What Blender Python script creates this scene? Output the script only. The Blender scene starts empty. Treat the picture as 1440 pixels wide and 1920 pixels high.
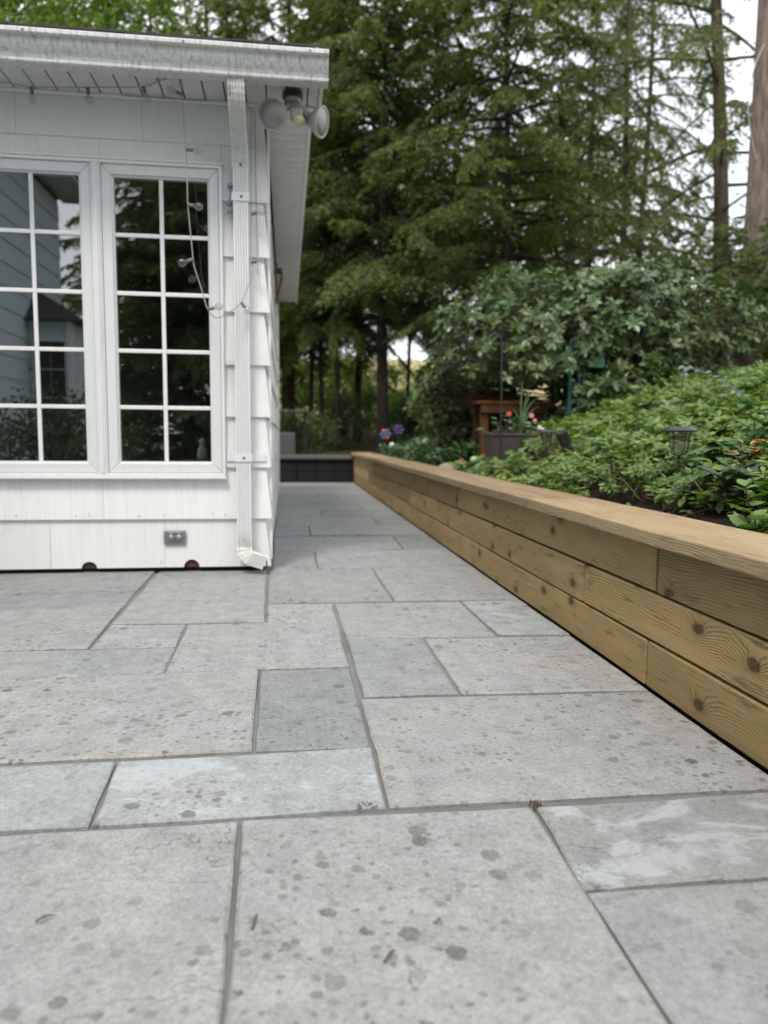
import bpy, bmesh, math, random
import numpy as np
from mathutils import Vector, Matrix

random.seed(7)
rng = np.random.default_rng(11)
scene = bpy.context.scene
COL = scene.collection
R = math.radians

# ------------------------------------------------------------------ camera
YAW, PITCH, ROLL = R(7.47), R(5.80), R(0.47)
EYE = Vector((0.0, 0.0, 0.75))
_f = Vector((math.sin(YAW) * math.cos(PITCH), math.cos(YAW) * math.cos(PITCH), -math.sin(PITCH)))
_r = Vector((math.cos(YAW), -math.sin(YAW), 0.0))
_u = _r.cross(_f)
_r2 = math.cos(ROLL) * _r + math.sin(ROLL) * _u
_u2 = -math.sin(ROLL) * _r + math.cos(ROLL) * _u
cd = bpy.data.cameras.new('camera')
cam = bpy.data.objects.new('camera', cd)
COL.objects.link(cam)
cam.matrix_world = Matrix(((_r2.x, _u2.x, -_f.x, EYE.x), (_r2.y, _u2.y, -_f.y, EYE.y),
                           (_r2.z, _u2.z, -_f.z, EYE.z), (0, 0, 0, 1)))
cd.sensor_fit = 'HORIZONTAL'
cd.sensor_width = 36.0
cd.lens = 35.0
cd.clip_start = 0.05
cd.clip_end = 1500
cd.dof.use_dof = True
cd.dof.focus_distance = 2.05
cd.dof.aperture_fstop = 3.3
scene.camera = cam

# ------------------------------------------------------------------ world and sun (bright overcast)
SUN_EL, SUN_AZ = R(58), R(205)          # azimuth clockwise from +Y
world = bpy.data.worlds.new('World')
scene.world = world
world.use_nodes = True
wn, wl = world.node_tree.nodes, world.node_tree.links
bg = wn['Background']
sky = wn.new('ShaderNodeTexSky')
sky.sky_type = 'NISHITA'
sky.sun_disc = False
sky.sun_elevation = SUN_EL
sky.sun_rotation = SUN_AZ
sky.air_density = 1.0
sky.dust_density = 2.0
tc = wn.new('ShaderNodeTexCoord')
cn = wn.new('ShaderNodeTexNoise')
cn.inputs['Scale'].default_value = 3.1
cn.inputs['Detail'].default_value = 5
cn.inputs['Roughness'].default_value = 0.55
wl.new(tc.outputs['Generated'], cn.inputs['Vector'])
cr = wn.new('ShaderNodeMapRange')
cr.inputs['From Min'].default_value = 0.36
cr.inputs['From Max'].default_value = 0.56
cr.inputs['To Min'].default_value = 0.55
cr.inputs['To Max'].default_value = 1.0
wl.new(cn.outputs['Fac'], cr.inputs['Value'])
cm = wn.new('ShaderNodeMix')
cm.data_type = 'RGBA'
cm.inputs['B'].default_value = (8.3, 8.5, 8.8, 1)      # cloud layer, same scale as the sky texture
wl.new(cr.outputs['Result'], cm.inputs['Factor'])
wl.new(sky.outputs['Color'], cm.inputs['A'])
wl.new(cm.outputs['Result'], bg.inputs['Color'])
bg.inputs['Strength'].default_value = 0.13

sd = bpy.data.lights.new('sun', 'SUN')
sd.energy = 1.5
sd.angle = R(14)
sd.color = (1.0, 0.93, 0.82)
sun = bpy.data.objects.new('sun', sd)
COL.objects.link(sun)
_to = Vector((math.sin(SUN_AZ) * math.cos(SUN_EL), math.cos(SUN_AZ) * math.cos(SUN_EL), math.sin(SUN_EL)))
sun.rotation_euler = _to.to_track_quat('Z', 'Y').to_euler()
sun.location = (-3, -6, 14)

scene.view_settings.view_transform = 'Standard'
scene.view_settings.look = 'None'
scene.view_settings.gamma = 1.0
scene.view_settings.exposure = 0.80
scene.render.engine = 'CYCLES'
scene.cycles.use_denoising = True
scene.cycles.max_bounces = 8
scene.cycles.transparent_max_bounces = 16
scene.cycles.diffuse_bounces = 4
scene.cycles.caustics_reflective = False
scene.cycles.caustics_refractive = False

# ------------------------------------------------------------------ node helper and materials
class NT:
    def __init__(self, name):
        self.mat = bpy.data.materials.new(name)
        self.mat.use_nodes = True
        self.nt = self.mat.node_tree
        self.nt.nodes.clear()
        self.out = self.n('OutputMaterial')
        self.bs = self.n('BsdfPrincipled')
        self.l(self.bs.outputs[0], self.out.inputs[0])
    def n(self, t, **kw):
        nd = self.nt.nodes.new('ShaderNode' + t)
        for k, v in kw.items():
            setattr(nd, k, v)
        return nd
    def l(self, a, b):
        self.nt.links.new(a, b)
    def put(self, sock, v):
        if isinstance(v, bpy.types.NodeSocket):
            self.l(v, sock)
        elif v is not None:
            sock.default_value = v
    def m(self, op, a, b=None, c=None, clamp=False):
        nd = self.n('Math', operation=op)
        nd.use_clamp = clamp
        for i, v in enumerate((a, b, c)):
            if v is not None:
                self.put(nd.inputs[i], v)
        return nd.outputs[0]
    def noise(self, vec, scale, detail=3, rough=0.5, dist=0.0, out='Fac'):
        nd = self.n('TexNoise')
        self.put(nd.inputs['Vector'], vec)
        nd.inputs['Scale'].default_value = scale
        nd.inputs['Detail'].default_value = detail
        nd.inputs['Roughness'].default_value = rough
        nd.inputs['Distortion'].default_value = dist
        return nd.outputs[out]
    def sep(self, v):
        nd = self.n('SeparateXYZ')
        self.l(v, nd.inputs[0])
        return nd.outputs
    def comb(self, x, y, z):
        nd = self.n('CombineXYZ')
        for i, v in enumerate((x, y, z)):
            self.put(nd.inputs[i], v)
        return nd.outputs[0]
    def vm(self, op, a, b=None):
        nd = self.n('VectorMath', operation=op)
        self.put(nd.inputs[0], a)
        if b is not None:
            self.put(nd.inputs[1], b)
        return nd.outputs['Value'] if op in ('LENGTH', 'DOT_PRODUCT', 'DISTANCE') else nd.outputs[0]
    def step(self, v, lo, hi, a=0.0, b=1.0):
        nd = self.n('MapRange', interpolation_type='SMOOTHSTEP')
        self.put(nd.inputs['Value'], v)
        for k, x in (('From Min', lo), ('From Max', hi), ('To Min', a), ('To Max', b)):
            self.put(nd.inputs[k], x)
        return nd.outputs['Result']
    def mix(self, f, a, b, mode='MIX'):
        nd = self.n('Mix', data_type='RGBA', blend_type=mode)
        self.put(nd.inputs[0], f)
        for s, v in ((nd.inputs[6], a), (nd.inputs[7], b)):
            if isinstance(v, (tuple, list)):
                v = (v[0], v[1], v[2], 1)
            self.put(s, v)
        return nd.outputs[2]
    def ramp(self, f, stops):
        nd = self.n('ValToRGB')
        e = nd.color_ramp.elements
        while len(e) < len(stops):
            e.new(0.5)
        for el, (p, c) in zip(e, stops):
            el.position = p
            el.color = (c[0], c[1], c[2], 1)
        self.put(nd.inputs[0], f)
        return nd.outputs[0]
    def bump(self, h, dist=0.01, strength=1.0, normal=None):
        nd = self.n('Bump')
        self.put(nd.inputs['Height'], h)
        nd.inputs['Distance'].default_value = dist
        nd.inputs['Strength'].default_value = strength
        if normal is not None:
            self.l(normal, nd.inputs['Normal'])
        return nd.outputs[0]
    def pos(self):
        return self.n('NewGeometry').outputs['Position']
    def obj(self):
        return self.n('TexCoord').outputs['Object']
    def rand(self):
        return self.n('ObjectInfo').outputs['Random']
    def attr(self, name):
        return self.n('Attribute', attribute_type='OBJECT', attribute_name=name).outputs['Fac']
    def set(self, color=None, rough=None, normal=None, metal=None, spec=None):
        b = self.bs.inputs
        if color is not None:
            self.put(b['Base Color'], (*color, 1) if isinstance(color, tuple) else color)
        if rough is not None:
            self.put(b['Roughness'], rough)
        if normal is not None:
            self.l(normal, b['Normal'])
        if metal is not None:
            b['Metallic'].default_value = metal
        if spec is not None:
            b['Specular IOR Level'].default_value = spec
        return self.mat

def plain(name, c, rough=0.5, metal=0.0, var=0.12, scale=14.0):
    t = NT(name)
    k = t.noise(t.pos(), scale, 4, 0.6)
    col = t.mix(k, tuple(x * (1 - var) for x in c), tuple(min(1, x * (1 + var)) for x in c))
    return t.set(col, rough, t.bump(t.noise(t.pos(), scale * 9, 2), 0.002, 0.25), metal)

def stone_material():
    t = NT('bluestone')
    p = t.pos()
    off = t.vm('MULTIPLY', t.comb(t.rand(), t.m('MULTIPLY', t.rand(), 3.7), t.m('MULTIPLY', t.rand(), 7.1)), (17.0, 23.0, 9.0))
    q = t.vm('ADD', p, off)
    sx = t.sep(p)
    n_big = t.noise(q, 2.6, 5, 0.6)
    n_mid = t.noise(q, 13, 5, 0.65)
    n_fin = t.noise(q, 95, 4, 0.7)
    n_gr = t.noise(q, 380, 2, 0.6)
    tint = t.attr('tint')                 # 0 warm grey .. 1 blue grey
    lite = t.attr('lite')                 # brightness factor
    base = t.mix(tint, (0.278, 0.283, 0.277), (0.234, 0.253, 0.263))
    warm = t.mix(t.step(n_big, 0.42, 0.66), base, (0.292, 0.288, 0.272))
    col = t.mix(t.m('MULTIPLY', tint, 0.75), warm, base)
    vari = t.m('ADD', t.m('MULTIPLY', t.m('SUBTRACT', n_mid, 0.5), 0.75), 1.0)
    vari = t.m('ADD', vari, t.m('MULTIPLY', t.m('SUBTRACT', n_fin, 0.5), 1.0))
    vari = t.m('ADD', vari, t.m('MULTIPLY', t.m('SUBTRACT', n_gr, 0.5), 0.75))
    vari = t.m('MULTIPLY', vari, lite)
    col = t.mix(1.0, col, t.comb(vari, vari, vari), 'MULTIPLY')
    # fine darker speckle fields
    field = t.m('MULTIPLY', t.step(t.noise(q, 1.9, 3), 0.47, 0.66), t.step(t.noise(q, 60, 3, 0.75), 0.54, 0.66))
    col = t.mix(t.m('MULTIPLY', field, 0.5), col, (0.15, 0.145, 0.125))
    # pale bluish cleft layer patches
    pale = t.step(t.noise(t.vm('MULTIPLY', q, (1.0, 1.7, 1.0)), 4.2, 6, 0.62, 0.6), t.attr('pale'), t.m('ADD', t.attr('pale'), 0.075))
    col = t.mix(t.m('MULTIPLY', pale, 0.46), col, (0.46, 0.49, 0.51))
    # lichen and water spots of two sizes
    jit = t.n('VectorMath', operation='SCALE')
    t.l(t.vm('SUBTRACT', t.noise(q, 55, 5, 0.75, out='Color'), (0.5, 0.5, 0.5)), jit.inputs[0])
    jit.inputs['Scale'].default_value = 0.026
    qj = t.vm('ADD', q, jit.outputs[0])
    def spots(scale, keep, rmax, soft):
        v = t.n('TexVoronoi', voronoi_dimensions='2D')
        t.l(qj, v.inputs['Vector'])
        v.inputs['Scale'].default_value = scale
        rc = t.sep(v.outputs['Color'])
        rad = t.m('MULTIPLY', t.m('POWER', t.m('DIVIDE', t.m('MAXIMUM', t.m('SUBTRACT', rc[0], keep), 0.0), 1.0 - keep), 1.6), rmax)
        s = t.step(v.outputs['Distance'], t.m('MULTIPLY', rad, soft), rad, 1.0, 0.0)
        return t.m('MULTIPLY', s, t.m('ADD', 0.45, t.m('MULTIPLY', rc[1], 0.55)))
    gate = t.step(t.noise(q, 2.2, 2), 0.38, 0.62, 0.25, 1.0)
    s1 = t.m('MULTIPLY', spots(17.0, 0.45, 0.32, 0.88), gate)
    s2 = t.m('MULTIPLY', spots(44.0, 0.30, 0.46, 0.7), gate)
    s = t.m('MAXIMUM', s1, t.m('MULTIPLY', s2, 0.8))
    blot = t.mix(t.step(t.noise(q, 150, 4, 0.7), 0.38, 0.66), (0.060, 0.060, 0.050), (0.17, 0.165, 0.14))
    col = t.mix(t.m('MULTIPLY', s, 0.95), col, blot)
    # layer edges (thin cleft lines)
    cl = t.noise(t.vm('MULTIPLY', q, (1.0, 2.2, 1.0)), 1.7, 6, 0.55, 0.5)
    d = t.m('ABSOLUTE', t.m('SUBTRACT', cl, 0.60))
    line = t.m('MULTIPLY', t.step(d, 0.0, 0.0035, 1.0, 0.0), t.step(t.noise(q, 5.0, 2), 0.50, 0.60))
    col = t.mix(t.m('MULTIPLY', line, 0.6), col, (0.10, 0.10, 0.10))
    h = t.m('ADD', t.m('MULTIPLY', n_mid, 0.9), t.m('MULTIPLY', n_fin, 0.34))
    h = t.m('ADD', h, t.m('MULTIPLY', n_gr, 0.16))
    h = t.m('ADD', h, t.m('MULTIPLY', t.step(cl, 0.597, 0.603), 0.5))
    h = t.m('ADD', h, t.m('MULTIPLY', pale, 0.12))
    return t.set(col, t.m('SUBTRACT', 0.78, t.m('MULTIPLY', s, 0.14)), t.bump(h, 0.006, 0.85), spec=0.35)

def sand_material():
    t = NT('joint_sand')
    p = t.pos()
    col = t.mix(t.noise(p, 420, 3, 0.7), (0.10, 0.098, 0.095), (0.40, 0.39, 0.38))
    col = t.mix(t.step(t.noise(p, 3, 3), 0.45, 0.6), col, (0.20, 0.19, 0.175))
    return t.set(col, 0.95, t.bump(t.noise(p, 380, 3, 0.7), 0.006, 1.0))

def wood_material(name, light, dark, knot, ringf=95.0, fine=0.35, knots=True, green=None):
    t = NT(name)
    o = t.sep(t.obj())
    rd = t.rand()
    u = t.m('ADD', o[1], t.m('MULTIPLY', rd, 91.0))
    v = t.m('ADD', t.m('ADD', o[2], o[0]), t.m('MULTIPLY', rd, 37.0))
    uv = t.comb(u, v, 0.0)
    w1 = t.noise(t.vm('MULTIPLY', uv, (1.3, 4.0, 1.0)), 1.0, 3, 0.5)
    w2 = t.noise(t.vm('MULTIPLY', uv, (7.0, 22.0, 1.0)), 1.0, 2, 0.5)
    vv = t.m('ADD', v, t.m('MULTIPLY', t.m('SUBTRACT', w1, 0.5), 0.11))
    vv = t.m('ADD', vv, t.m('MULTIPLY', t.m('SUBTRACT', w2, 0.5), 0.010))
    if knots:
        vo = t.n('TexVoronoi', voronoi_dimensions='2D')
        su, sv = 2.7, 7.0
        suv = t.vm('MULTIPLY', uv, (su, sv, 0.0))
        t.l(suv, vo.inputs['Vector'])
        vo.inputs['Scale'].default_value = 1.0
        df = t.vm('MULTIPLY', t.vm('SUBTRACT', suv, vo.outputs['Position']), (0.62 / su, 1.0 / sv, 0.0))
        wob = t.n('VectorMath', operation='SCALE')
        t.l(t.vm('SUBTRACT', t.noise(uv, 38, 2, 0.5, out='Color'), (0.5, 0.5, 0.5)), wob.inputs[0])
        wob.inputs['Scale'].default_value = 0.014
        r = t.vm('LENGTH', t.vm('ADD', df, wob.outputs[0]))
        kc = t.sep(vo.outputs['Color'])
        keep = t.step(kc[0], 0.45, 0.50)
        bul = t.m('MULTIPLY', t.m('MULTIPLY', t.m('EXPONENT', t.m('DIVIDE', r, -0.042)), 0.075), keep)
        vv = t.m('ADD', vv, bul)
    ph = t.m('MULTIPLY', vv, 2 * math.pi * ringf)
    ring = t.m('ADD', 0.5, t.m('MULTIPLY', t.m('SINE', ph), 0.5))
    ring = t.m('POWER', ring, 2.4)
    contrast = t.step(t.noise(t.vm('MULTIPLY', uv, (1.1, 9.0, 1.0)), 1.0, 2), 0.36, 0.66, 0.2, 1.0)
    ring = t.m('MULTIPLY', ring, contrast)
    fi = t.noise(t.vm('MULTIPLY', uv, (9.0, 420.0, 1.0)), 1.0, 3, 0.6)
    g = t.m('ADD', t.m('MULTIPLY', ring, 0.78), t.m('MULTIPLY', t.m('SUBTRACT', fi, 0.42), fine * 1.3), clamp=True)
    col = t.mix(g, light, dark)
    blotch = t.step(t.noise(t.vm('MULTIPLY', uv, (2.2, 7.0, 1.0)), 1.0, 4, 0.6), 0.35, 0.7)
    if green:
        col = t.mix(t.m('MULTIPLY', blotch, 0.5), col, green, 'MIX')
    else:
        col = t.mix(t.m('MULTIPLY', blotch, 0.25), col, dark)
    tone = t.m('ADD', 0.68, t.m('MULTIPLY', rd, 0.52))
    col = t.mix(1.0, col, t.comb(tone, tone, tone), 'MULTIPLY')
    # weather stains and thin checks
    st = t.step(t.noise(t.vm('MULTIPLY', uv, (5.0, 30.0, 1.0)), 1.0, 5, 0.7), 0.54, 0.70)
    col = t.mix(t.m('MULTIPLY', st, 0.6), col, tuple(x * 0.45 for x in dark))
    chk = t.step(t.noise(t.vm('MULTIPLY', uv, (3.0, 150.0, 1.0)), 1.0, 2, 0.5), 0.71, 0.75)
    col = t.mix(t.m('MULTIPLY', chk, 0.7), col, tuple(x * 0.25 for x in dark))
    h = t.m('SUBTRACT', t.m('MULTIPLY', fi, 0.5), t.m('MULTIPLY', ring, 0.35))
    h = t.m('SUBTRACT', h, t.m('MULTIPLY', chk, 1.4))
    saw = t.m('SINE', t.m('MULTIPLY', t.m('ADD', u, t.m('MULTIPLY', v, 0.12)), 900.0))
    h = t.m('ADD', h, t.m('MULTIPLY', saw, 0.10))
    if knots:
        core = t.m('MULTIPLY', t.step(r, 0.012, 0.020, 1.0, 0.0), keep)
        halo = t.m('MULTIPLY', t.step(r, 0.014, 0.045, 1.0, 0.0), keep)
        col = t.mix(t.m('MULTIPLY', halo, 0.32), col, knot)
        kin = t.mix(t.step(t.noise(uv, 160, 3), 0.45, 0.62), knot, tuple(x * 0.22 for x in knot))
        col = t.mix(t.m('MULTIPLY', core, 0.85), col, kin)
    return t.set(col, 0.78, t.bump(h, 0.0025, 0.8), spec=0.25)

def siding_material():
    t = NT('white_siding')
    p = t.pos()
    s = t.sep(p)
    a = t.m('ADD', s[0], s[1])
    st = t.noise(t.comb(t.m('MULTIPLY', a, 150.0), t.m('MULTIPLY', s[2], 1.3), 0.0), 1.0, 3, 0.7)
    st2 = t.noise(t.comb(t.m('MULTIPLY', a, 520.0), t.m('MULTIPLY', s[2], 3.0), 4.0), 1.0, 2, 0.5)
    k = t.m('ADD', t.m('MULTIPLY', st, 0.6), t.m('MULTIPLY', st2, 0.4))
    col = t.mix(t.step(k, 0.30, 0.62), (0.74, 0.74, 0.73), (0.86, 0.855, 0.85))
    tone = t.m('ADD', 0.94, t.m('MULTIPLY', t.rand(), 0.07))
    col = t.mix(1.0, col, t.comb(tone, tone, tone), 'MULTIPLY')
    col = t.mix(t.step(t.noise(p, 5, 5, 0.65), 0.58, 0.8, 0.0, 0.35), col, (0.55, 0.53, 0.49))
    return t.set(col, 0.55, t.bump(k, 0.0035, 0.9), spec=0.3)

def painted_material(name, c, dirt, amount=0.5, streak=True, rough=0.38, bump=0.15, lo=0.48, hi=0.75):
    t = NT(name)
    p = t.pos()
    v = t.vm('MULTIPLY', p, (60.0, 60.0, 6.0)) if streak else t.vm('MULTIPLY', p, (9.0, 9.0, 9.0))
    d = t.m('MULTIPLY', t.step(t.noise(v, 1.0, 5, 0.7), lo, hi), amount)
    sp = t.m('MULTIPLY', t.step(t.noise(p, 120, 3, 0.7), 0.62, 0.72), amount)
    col = t.mix(t.m('MAXIMUM', d, sp), c, dirt)
    return t.set(col, rough, t.bump(t.noise(p, 160, 2), 0.002, bump))

def glass_material(name, ior, tint=(1, 1, 1), rough=0.0, haze=0.0):
    t = NT(name)
    tr = t.n('BsdfTransparent')
    tr.inputs[0].default_value = (*tint, 1)
    gl = t.n('BsdfGlossy')
    gl.inputs['Roughness'].default_value = rough
    fr = t.n('Fresnel')
    fr.inputs['IOR'].default_value = ior
    mx = t.n('MixShader')
    t.l(t.m('MULTIPLY', fr.outputs[0], t.m('SUBTRACT', 1.0, t.n('NewGeometry').outputs['Backfacing'])), mx.inputs[0])
    t.l(tr.outputs[0], mx.inputs[1])
    t.l(gl.outputs[0], mx.inputs[2])
    res = mx.outputs[0]
    if haze:
        df = t.n('BsdfTranslucent')
        df.inputs[0].default_value = (0.8, 0.8, 0.78, 1)
        m2 = t.n('MixShader')
        m2.inputs[0].default_value = haze
        t.l(res, m2.inputs[1])
        t.l(df.outputs[0], m2.inputs[2])
        res = m2.outputs[0]
    t.l(res, t.out.inputs[0])
    t.nt.nodes.remove(t.bs)
    return t.mat

def leaf_material(name, cols, rough=0.42, trans=0.25, spec=0.45, island=True):
    t = NT(name)
    if island:
        k = t.n('NewGeometry').outputs['Random Per Island']
    else:
        k = t.rand()
    n = len(cols)
    col = t.ramp(k, [(i / max(1, n - 1), c) for i, c in enumerate(cols)])
    big = t.noise(t.pos(), 1.7, 3)
    col = t.mix(t.step(big, 0.35, 0.68, 0.0, 0.4), col, tuple(x * 0.55 for x in cols[0]))
    t.set(col, rough, spec=spec)
    if trans > 0:
        tl = t.n('BsdfTranslucent')
        t.l(t.mix(1.0, col, (1.25, 1.35, 0.55), 'MULTIPLY'), tl.inputs[0])
        mx = t.n('MixShader')
        mx.inputs[0].default_value = trans
        t.l(t.bs.outputs[0], mx.inputs[1])
        t.l(tl.outputs[0], mx.inputs[2])
        t.l(mx.outputs[0], t.out.inputs[0])
    return t.mat

def bark_material(name, a, b, moss=None, amount=0.0):
    t = NT(name)
    p = t.pos()
    v = t.vm('MULTIPLY', p, (16.0, 16.0, 3.5))
    n = t.noise(v, 1.0, 5, 0.7, 0.4)
    col = t.mix(t.step(n, 0.35, 0.65), a, b)
    if moss:
        col = t.mix(t.m('MULTIPLY', t.step(t.noise(p, 1.6, 4), 0.42, 0.6), amount), col, moss)
    return t.set(col, 0.9, t.bump(n, 0.05, 0.8), spec=0.2)

def soil_material():
    t = NT('soil_and_litter')
    p = t.pos()
    s = t.sep(p)
    n = t.noise(p, 16, 6, 0.75)
    soil = t.mix(t.step(n, 0.35, 0.7), (0.018, 0.013, 0.010), (0.075, 0.056, 0.042))
    crumbs = t.step(t.noise(p, 90, 3, 0.7), 0.64, 0.70)
    soil = t.mix(t.m('MULTIPLY', crumbs, 0.6), soil, (0.17, 0.14, 0.11))
    litter = t.ramp(t.noise(p, 7, 6, 0.75), [(0.3, (0.03, 0.028, 0.015)), (0.52, (0.07, 0.062, 0.026)), (0.75, (0.12, 0.095, 0.05))])
    col = t.mix(t.step(s[1], 10.5, 13.0), soil, litter)
    col = t.mix(t.step(t.m('ADD', s[1], t.m('MULTIPLY', t.noise(p, 0.25, 3), 8.0)), 27.0, 33.0), col, t.mix(t.noise(p, 1.2, 5, 0.7), (0.22, 0.18, 0.075), (0.42, 0.35, 0.19)))
    return t.set(col, 0.95, t.bump(t.noise(p, 28, 6, 0.8), 0.05, 1.0), spec=0.15)

M = {}
M['stone'] = stone_material()
M['sand'] = sand_material()
M['timber'] = wood_material('treated_timber', (0.400, 0.282, 0.132), (0.105, 0.062, 0.025), (0.105, 0.050, 0.020), 105.0, green=(0.225, 0.172, 0.076))
M['cap'] = wood_material('cap_timber', (0.365, 0.272, 0.160), (0.125, 0.083, 0.044), (0.20, 0.11, 0.045), 120.0, fine=1.3, knots=False)
M['bench'] = wood_material('bench_wood', (0.105, 0.045, 0.014), (0.052, 0.020, 0.007), (0.1, 0.04, 0.01), 60.0, knots=False)
M['brown'] = plain('dull_brown_wood', (0.10, 0.05, 0.025), 0.9)
M['siding'] = siding_material()
M['trim'] = painted_material('white_trim', (0.78, 0.79, 0.79), (0.46, 0.46, 0.44), 0.25)
M['sash'] = painted_material('sash_vinyl', (0.70, 0.715, 0.72), (0.42, 0.42, 0.40), 0.22)
M['gutter'] = painted_material('weathered_gutter', (0.70, 0.70, 0.69), (0.12, 0.115, 0.10), 0.72, rough=0.2, lo=0.42, hi=0.80)
M['spout'] = painted_material('downspout_paint', (0.76, 0.77, 0.79), (0.38, 0.37, 0.35), 0.3, rough=0.3)
M['elbow'] = painted_material('dirty_elbow', (0.70, 0.70, 0.67), (0.24, 0.22, 0.17), 0.8, streak=False)
M['soffit'] = painted_material('soffit_vinyl', (0.66, 0.66, 0.65), (0.36, 0.36, 0.34), 0.35, streak=False)
M['dark'] = plain('dark_gap', (0.012, 0.012, 0.012), 0.9)
M['rust'] = plain('rusty_brown', (0.085, 0.042, 0.022), 0.9, var=0.4, scale=60)
M['metal'] = plain('grey_metal', (0.30, 0.31, 0.32), 0.4, 0.6)
M['room'] = plain('room_paint', (0.13, 0.125, 0.115), 0.9)
M['glass'] = glass_material('window_glass', 3.6, (0.72, 0.78, 0.76))
M['bulb'] = glass_material('bulb_glass', 2.0, (0.84, 0.84, 0.84), 0.03, 0.10)
M['shade'] = glass_material('frosted_shade', 1.7, (0.80, 0.82, 0.80), 0.2, 0.22)
M['black'] = plain('black_plastic', (0.022, 0.022, 0.024), 0.38)
M['cord'] = plain('grey_cord', (0.34, 0.33, 0.32), 0.6)
M['socket'] = plain('grey_socket', (0.16, 0.155, 0.15), 0.5)
M['lampwhite'] = painted_material('aged_white_enamel', (0.36, 0.345, 0.31), (0.15, 0.125, 0.09), 0.8, streak=False)
M['cream'] = plain('cream_plastic', (0.62, 0.54, 0.36), 0.5)
M['lens'] = None
M['roof'] = plain('asphalt_shingle', (0.055, 0.052, 0.05), 0.95, var=0.4, scale=90)
M['soil'] = soil_material()
M['lawn'] = plain('lawn', (0.05, 0.075, 0.025), 0.95, var=0.5, scale=20)
M['concrete'] = plain('grey_concrete', (0.075, 0.074, 0.07), 0.9, var=0.25, scale=18)
M['shadestone'] = plain('shaded_step_stone', (0.009, 0.009, 0.009), 0.97, var=0.4, scale=20)  # near-black colour carries the tree shade lying over the step blocks
M['stepcap'] = plain('step_cap_stone', (0.10, 0.098, 0.094), 0.85, var=0.25, scale=22)
M['bark'] = bark_material('dark_bark', (0.018, 0.014, 0.011), (0.055, 0.043, 0.034))
M['mossbark'] = bark_material('mossy_bark', (0.055, 0.042, 0.034), (0.15, 0.115, 0.09), (0.075, 0.085, 0.03), 0.75)
M['pole'] = bark_material('weathered_pole', (0.10, 0.078, 0.064), (0.225, 0.175, 0.145))
M['hemlock'] = leaf_material('hemlock_needles', [(0.058, 0.095, 0.030), (0.105, 0.155, 0.044), (0.185, 0.245, 0.068), (0.090, 0.132, 0.050)], 0.5, 0.48)
M['pine'] = leaf_material('sparse_conifer_needles', [(0.09, 0.125, 0.045), (0.145, 0.18, 0.065), (0.20, 0.235, 0.085), (0.15, 0.16, 0.08)], 0.5, 0.42)
M['broad'] = leaf_material('bright_backlit_leaves', [(0.06, 0.12, 0.02), (0.12, 0.20, 0.03), (0.18, 0.26, 0.045), (0.10, 0.16, 0.03)], 0.5, 0.5)
M['rhodo'] = leaf_material('rhododendron_leaf', [(0.035, 0.078, 0.026), (0.072, 0.124, 0.034), (0.115, 0.172, 0.054), (0.055, 0.092, 0.024)], 0.37, 0.20, 0.45)
M['rhodo_one'] = leaf_material('rhododendron_single_leaf', [(0.055, 0.110, 0.040), (0.090, 0.150, 0.060), (0.13, 0.195, 0.085)], 0.34, 0.20, 0.5, island=False)
M['pachy'] = leaf_material('pachysandra_leaf', [(0.070, 0.140, 0.024), (0.125, 0.220, 0.042), (0.195, 0.295, 0.066), (0.085, 0.150, 0.028), (0.28, 0.32, 0.10)], 0.42, 0.28)
M['cover'] = leaf_material('blue_green_cover_leaf', [(0.05, 0.10, 0.04), (0.08, 0.15, 0.065), (0.11, 0.18, 0.09)], 0.5, 0.2)
M['straw'] = leaf_material('dry_stem', [(0.20, 0.20, 0.09), (0.32, 0.30, 0.15), (0.14, 0.15, 0.05)], 0.7, 0.1)
M['bigleaf'] = leaf_material('big_green_leaf', [(0.055, 0.13, 0.04), (0.085, 0.17, 0.055), (0.12, 0.21, 0.08)], 0.45, 0.25, island=False)
M['limeleaf'] = leaf_material('lime_leaf', [(0.11, 0.21, 0.045), (0.15, 0.26, 0.07), (0.20, 0.30, 0.09)], 0.5, 0.3, island=False)
M['darkleaf'] = leaf_material('dark_bluish_leaf', [(0.022, 0.042, 0.025), (0.04, 0.065, 0.04), (0.055, 0.085, 0.05)], 0.4, 0.1, island=False)
M['silverleaf'] = leaf_material('silver_green_leaf', [(0.12, 0.19, 0.12), (0.20, 0.28, 0.19)], 0.5, 0.2, island=False)
M['eucalypt'] = leaf_material('blue_grey_leaf', [(0.09, 0.16, 0.12), (0.17, 0.26, 0.215)], 0.5, 0.2, island=False)
M['stem'] = plain('green_brown_stem', (0.09, 0.085, 0.04), 0.8)
M['twig'] = plain('dry_twig', (0.13, 0.10, 0.07), 0.9)
M['red'] = plain('crimson_petal', (0.42, 0.02, 0.035), 0.6)
M['plum'] = plain('dark_plum_leaf', (0.10, 0.03, 0.05), 0.6)
M['yellow'] = plain('yellow_leaf_edge', (0.56, 0.50, 0.16), 0.6)
M['coral'] = plain('coral_petal', (0.55, 0.10, 0.06), 0.6)
M['pink'] = plain('pink_petal', (0.66, 0.27, 0.30), 0.6)
M['white'] = plain('white_petal', (0.72, 0.70, 0.66), 0.6)
M['blue'] = plain('blue_plastic', (0.06, 0.14, 0.30), 0.4)
M['purple'] = plain('purple_plastic', (0.07, 0.032, 0.15), 0.4)
M['teal'] = painted_material('turquoise_paint', (0.03, 0.24, 0.23), (0.05, 0.13, 0.12), 0.6)
M['redpaint'] = plain('dull_red_paint', (0.22, 0.03, 0.03), 0.6)
M['planter'] = plain('brown_plastic', (0.065, 0.052, 0.048), 0.6)
M['rock'] = plain('tan_rock', (0.25, 0.215, 0.16), 0.95, var=0.35, scale=12)
M['gball'] = plain('pale_green_ball', (0.28, 0.46, 0.22), 0.25)
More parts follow.
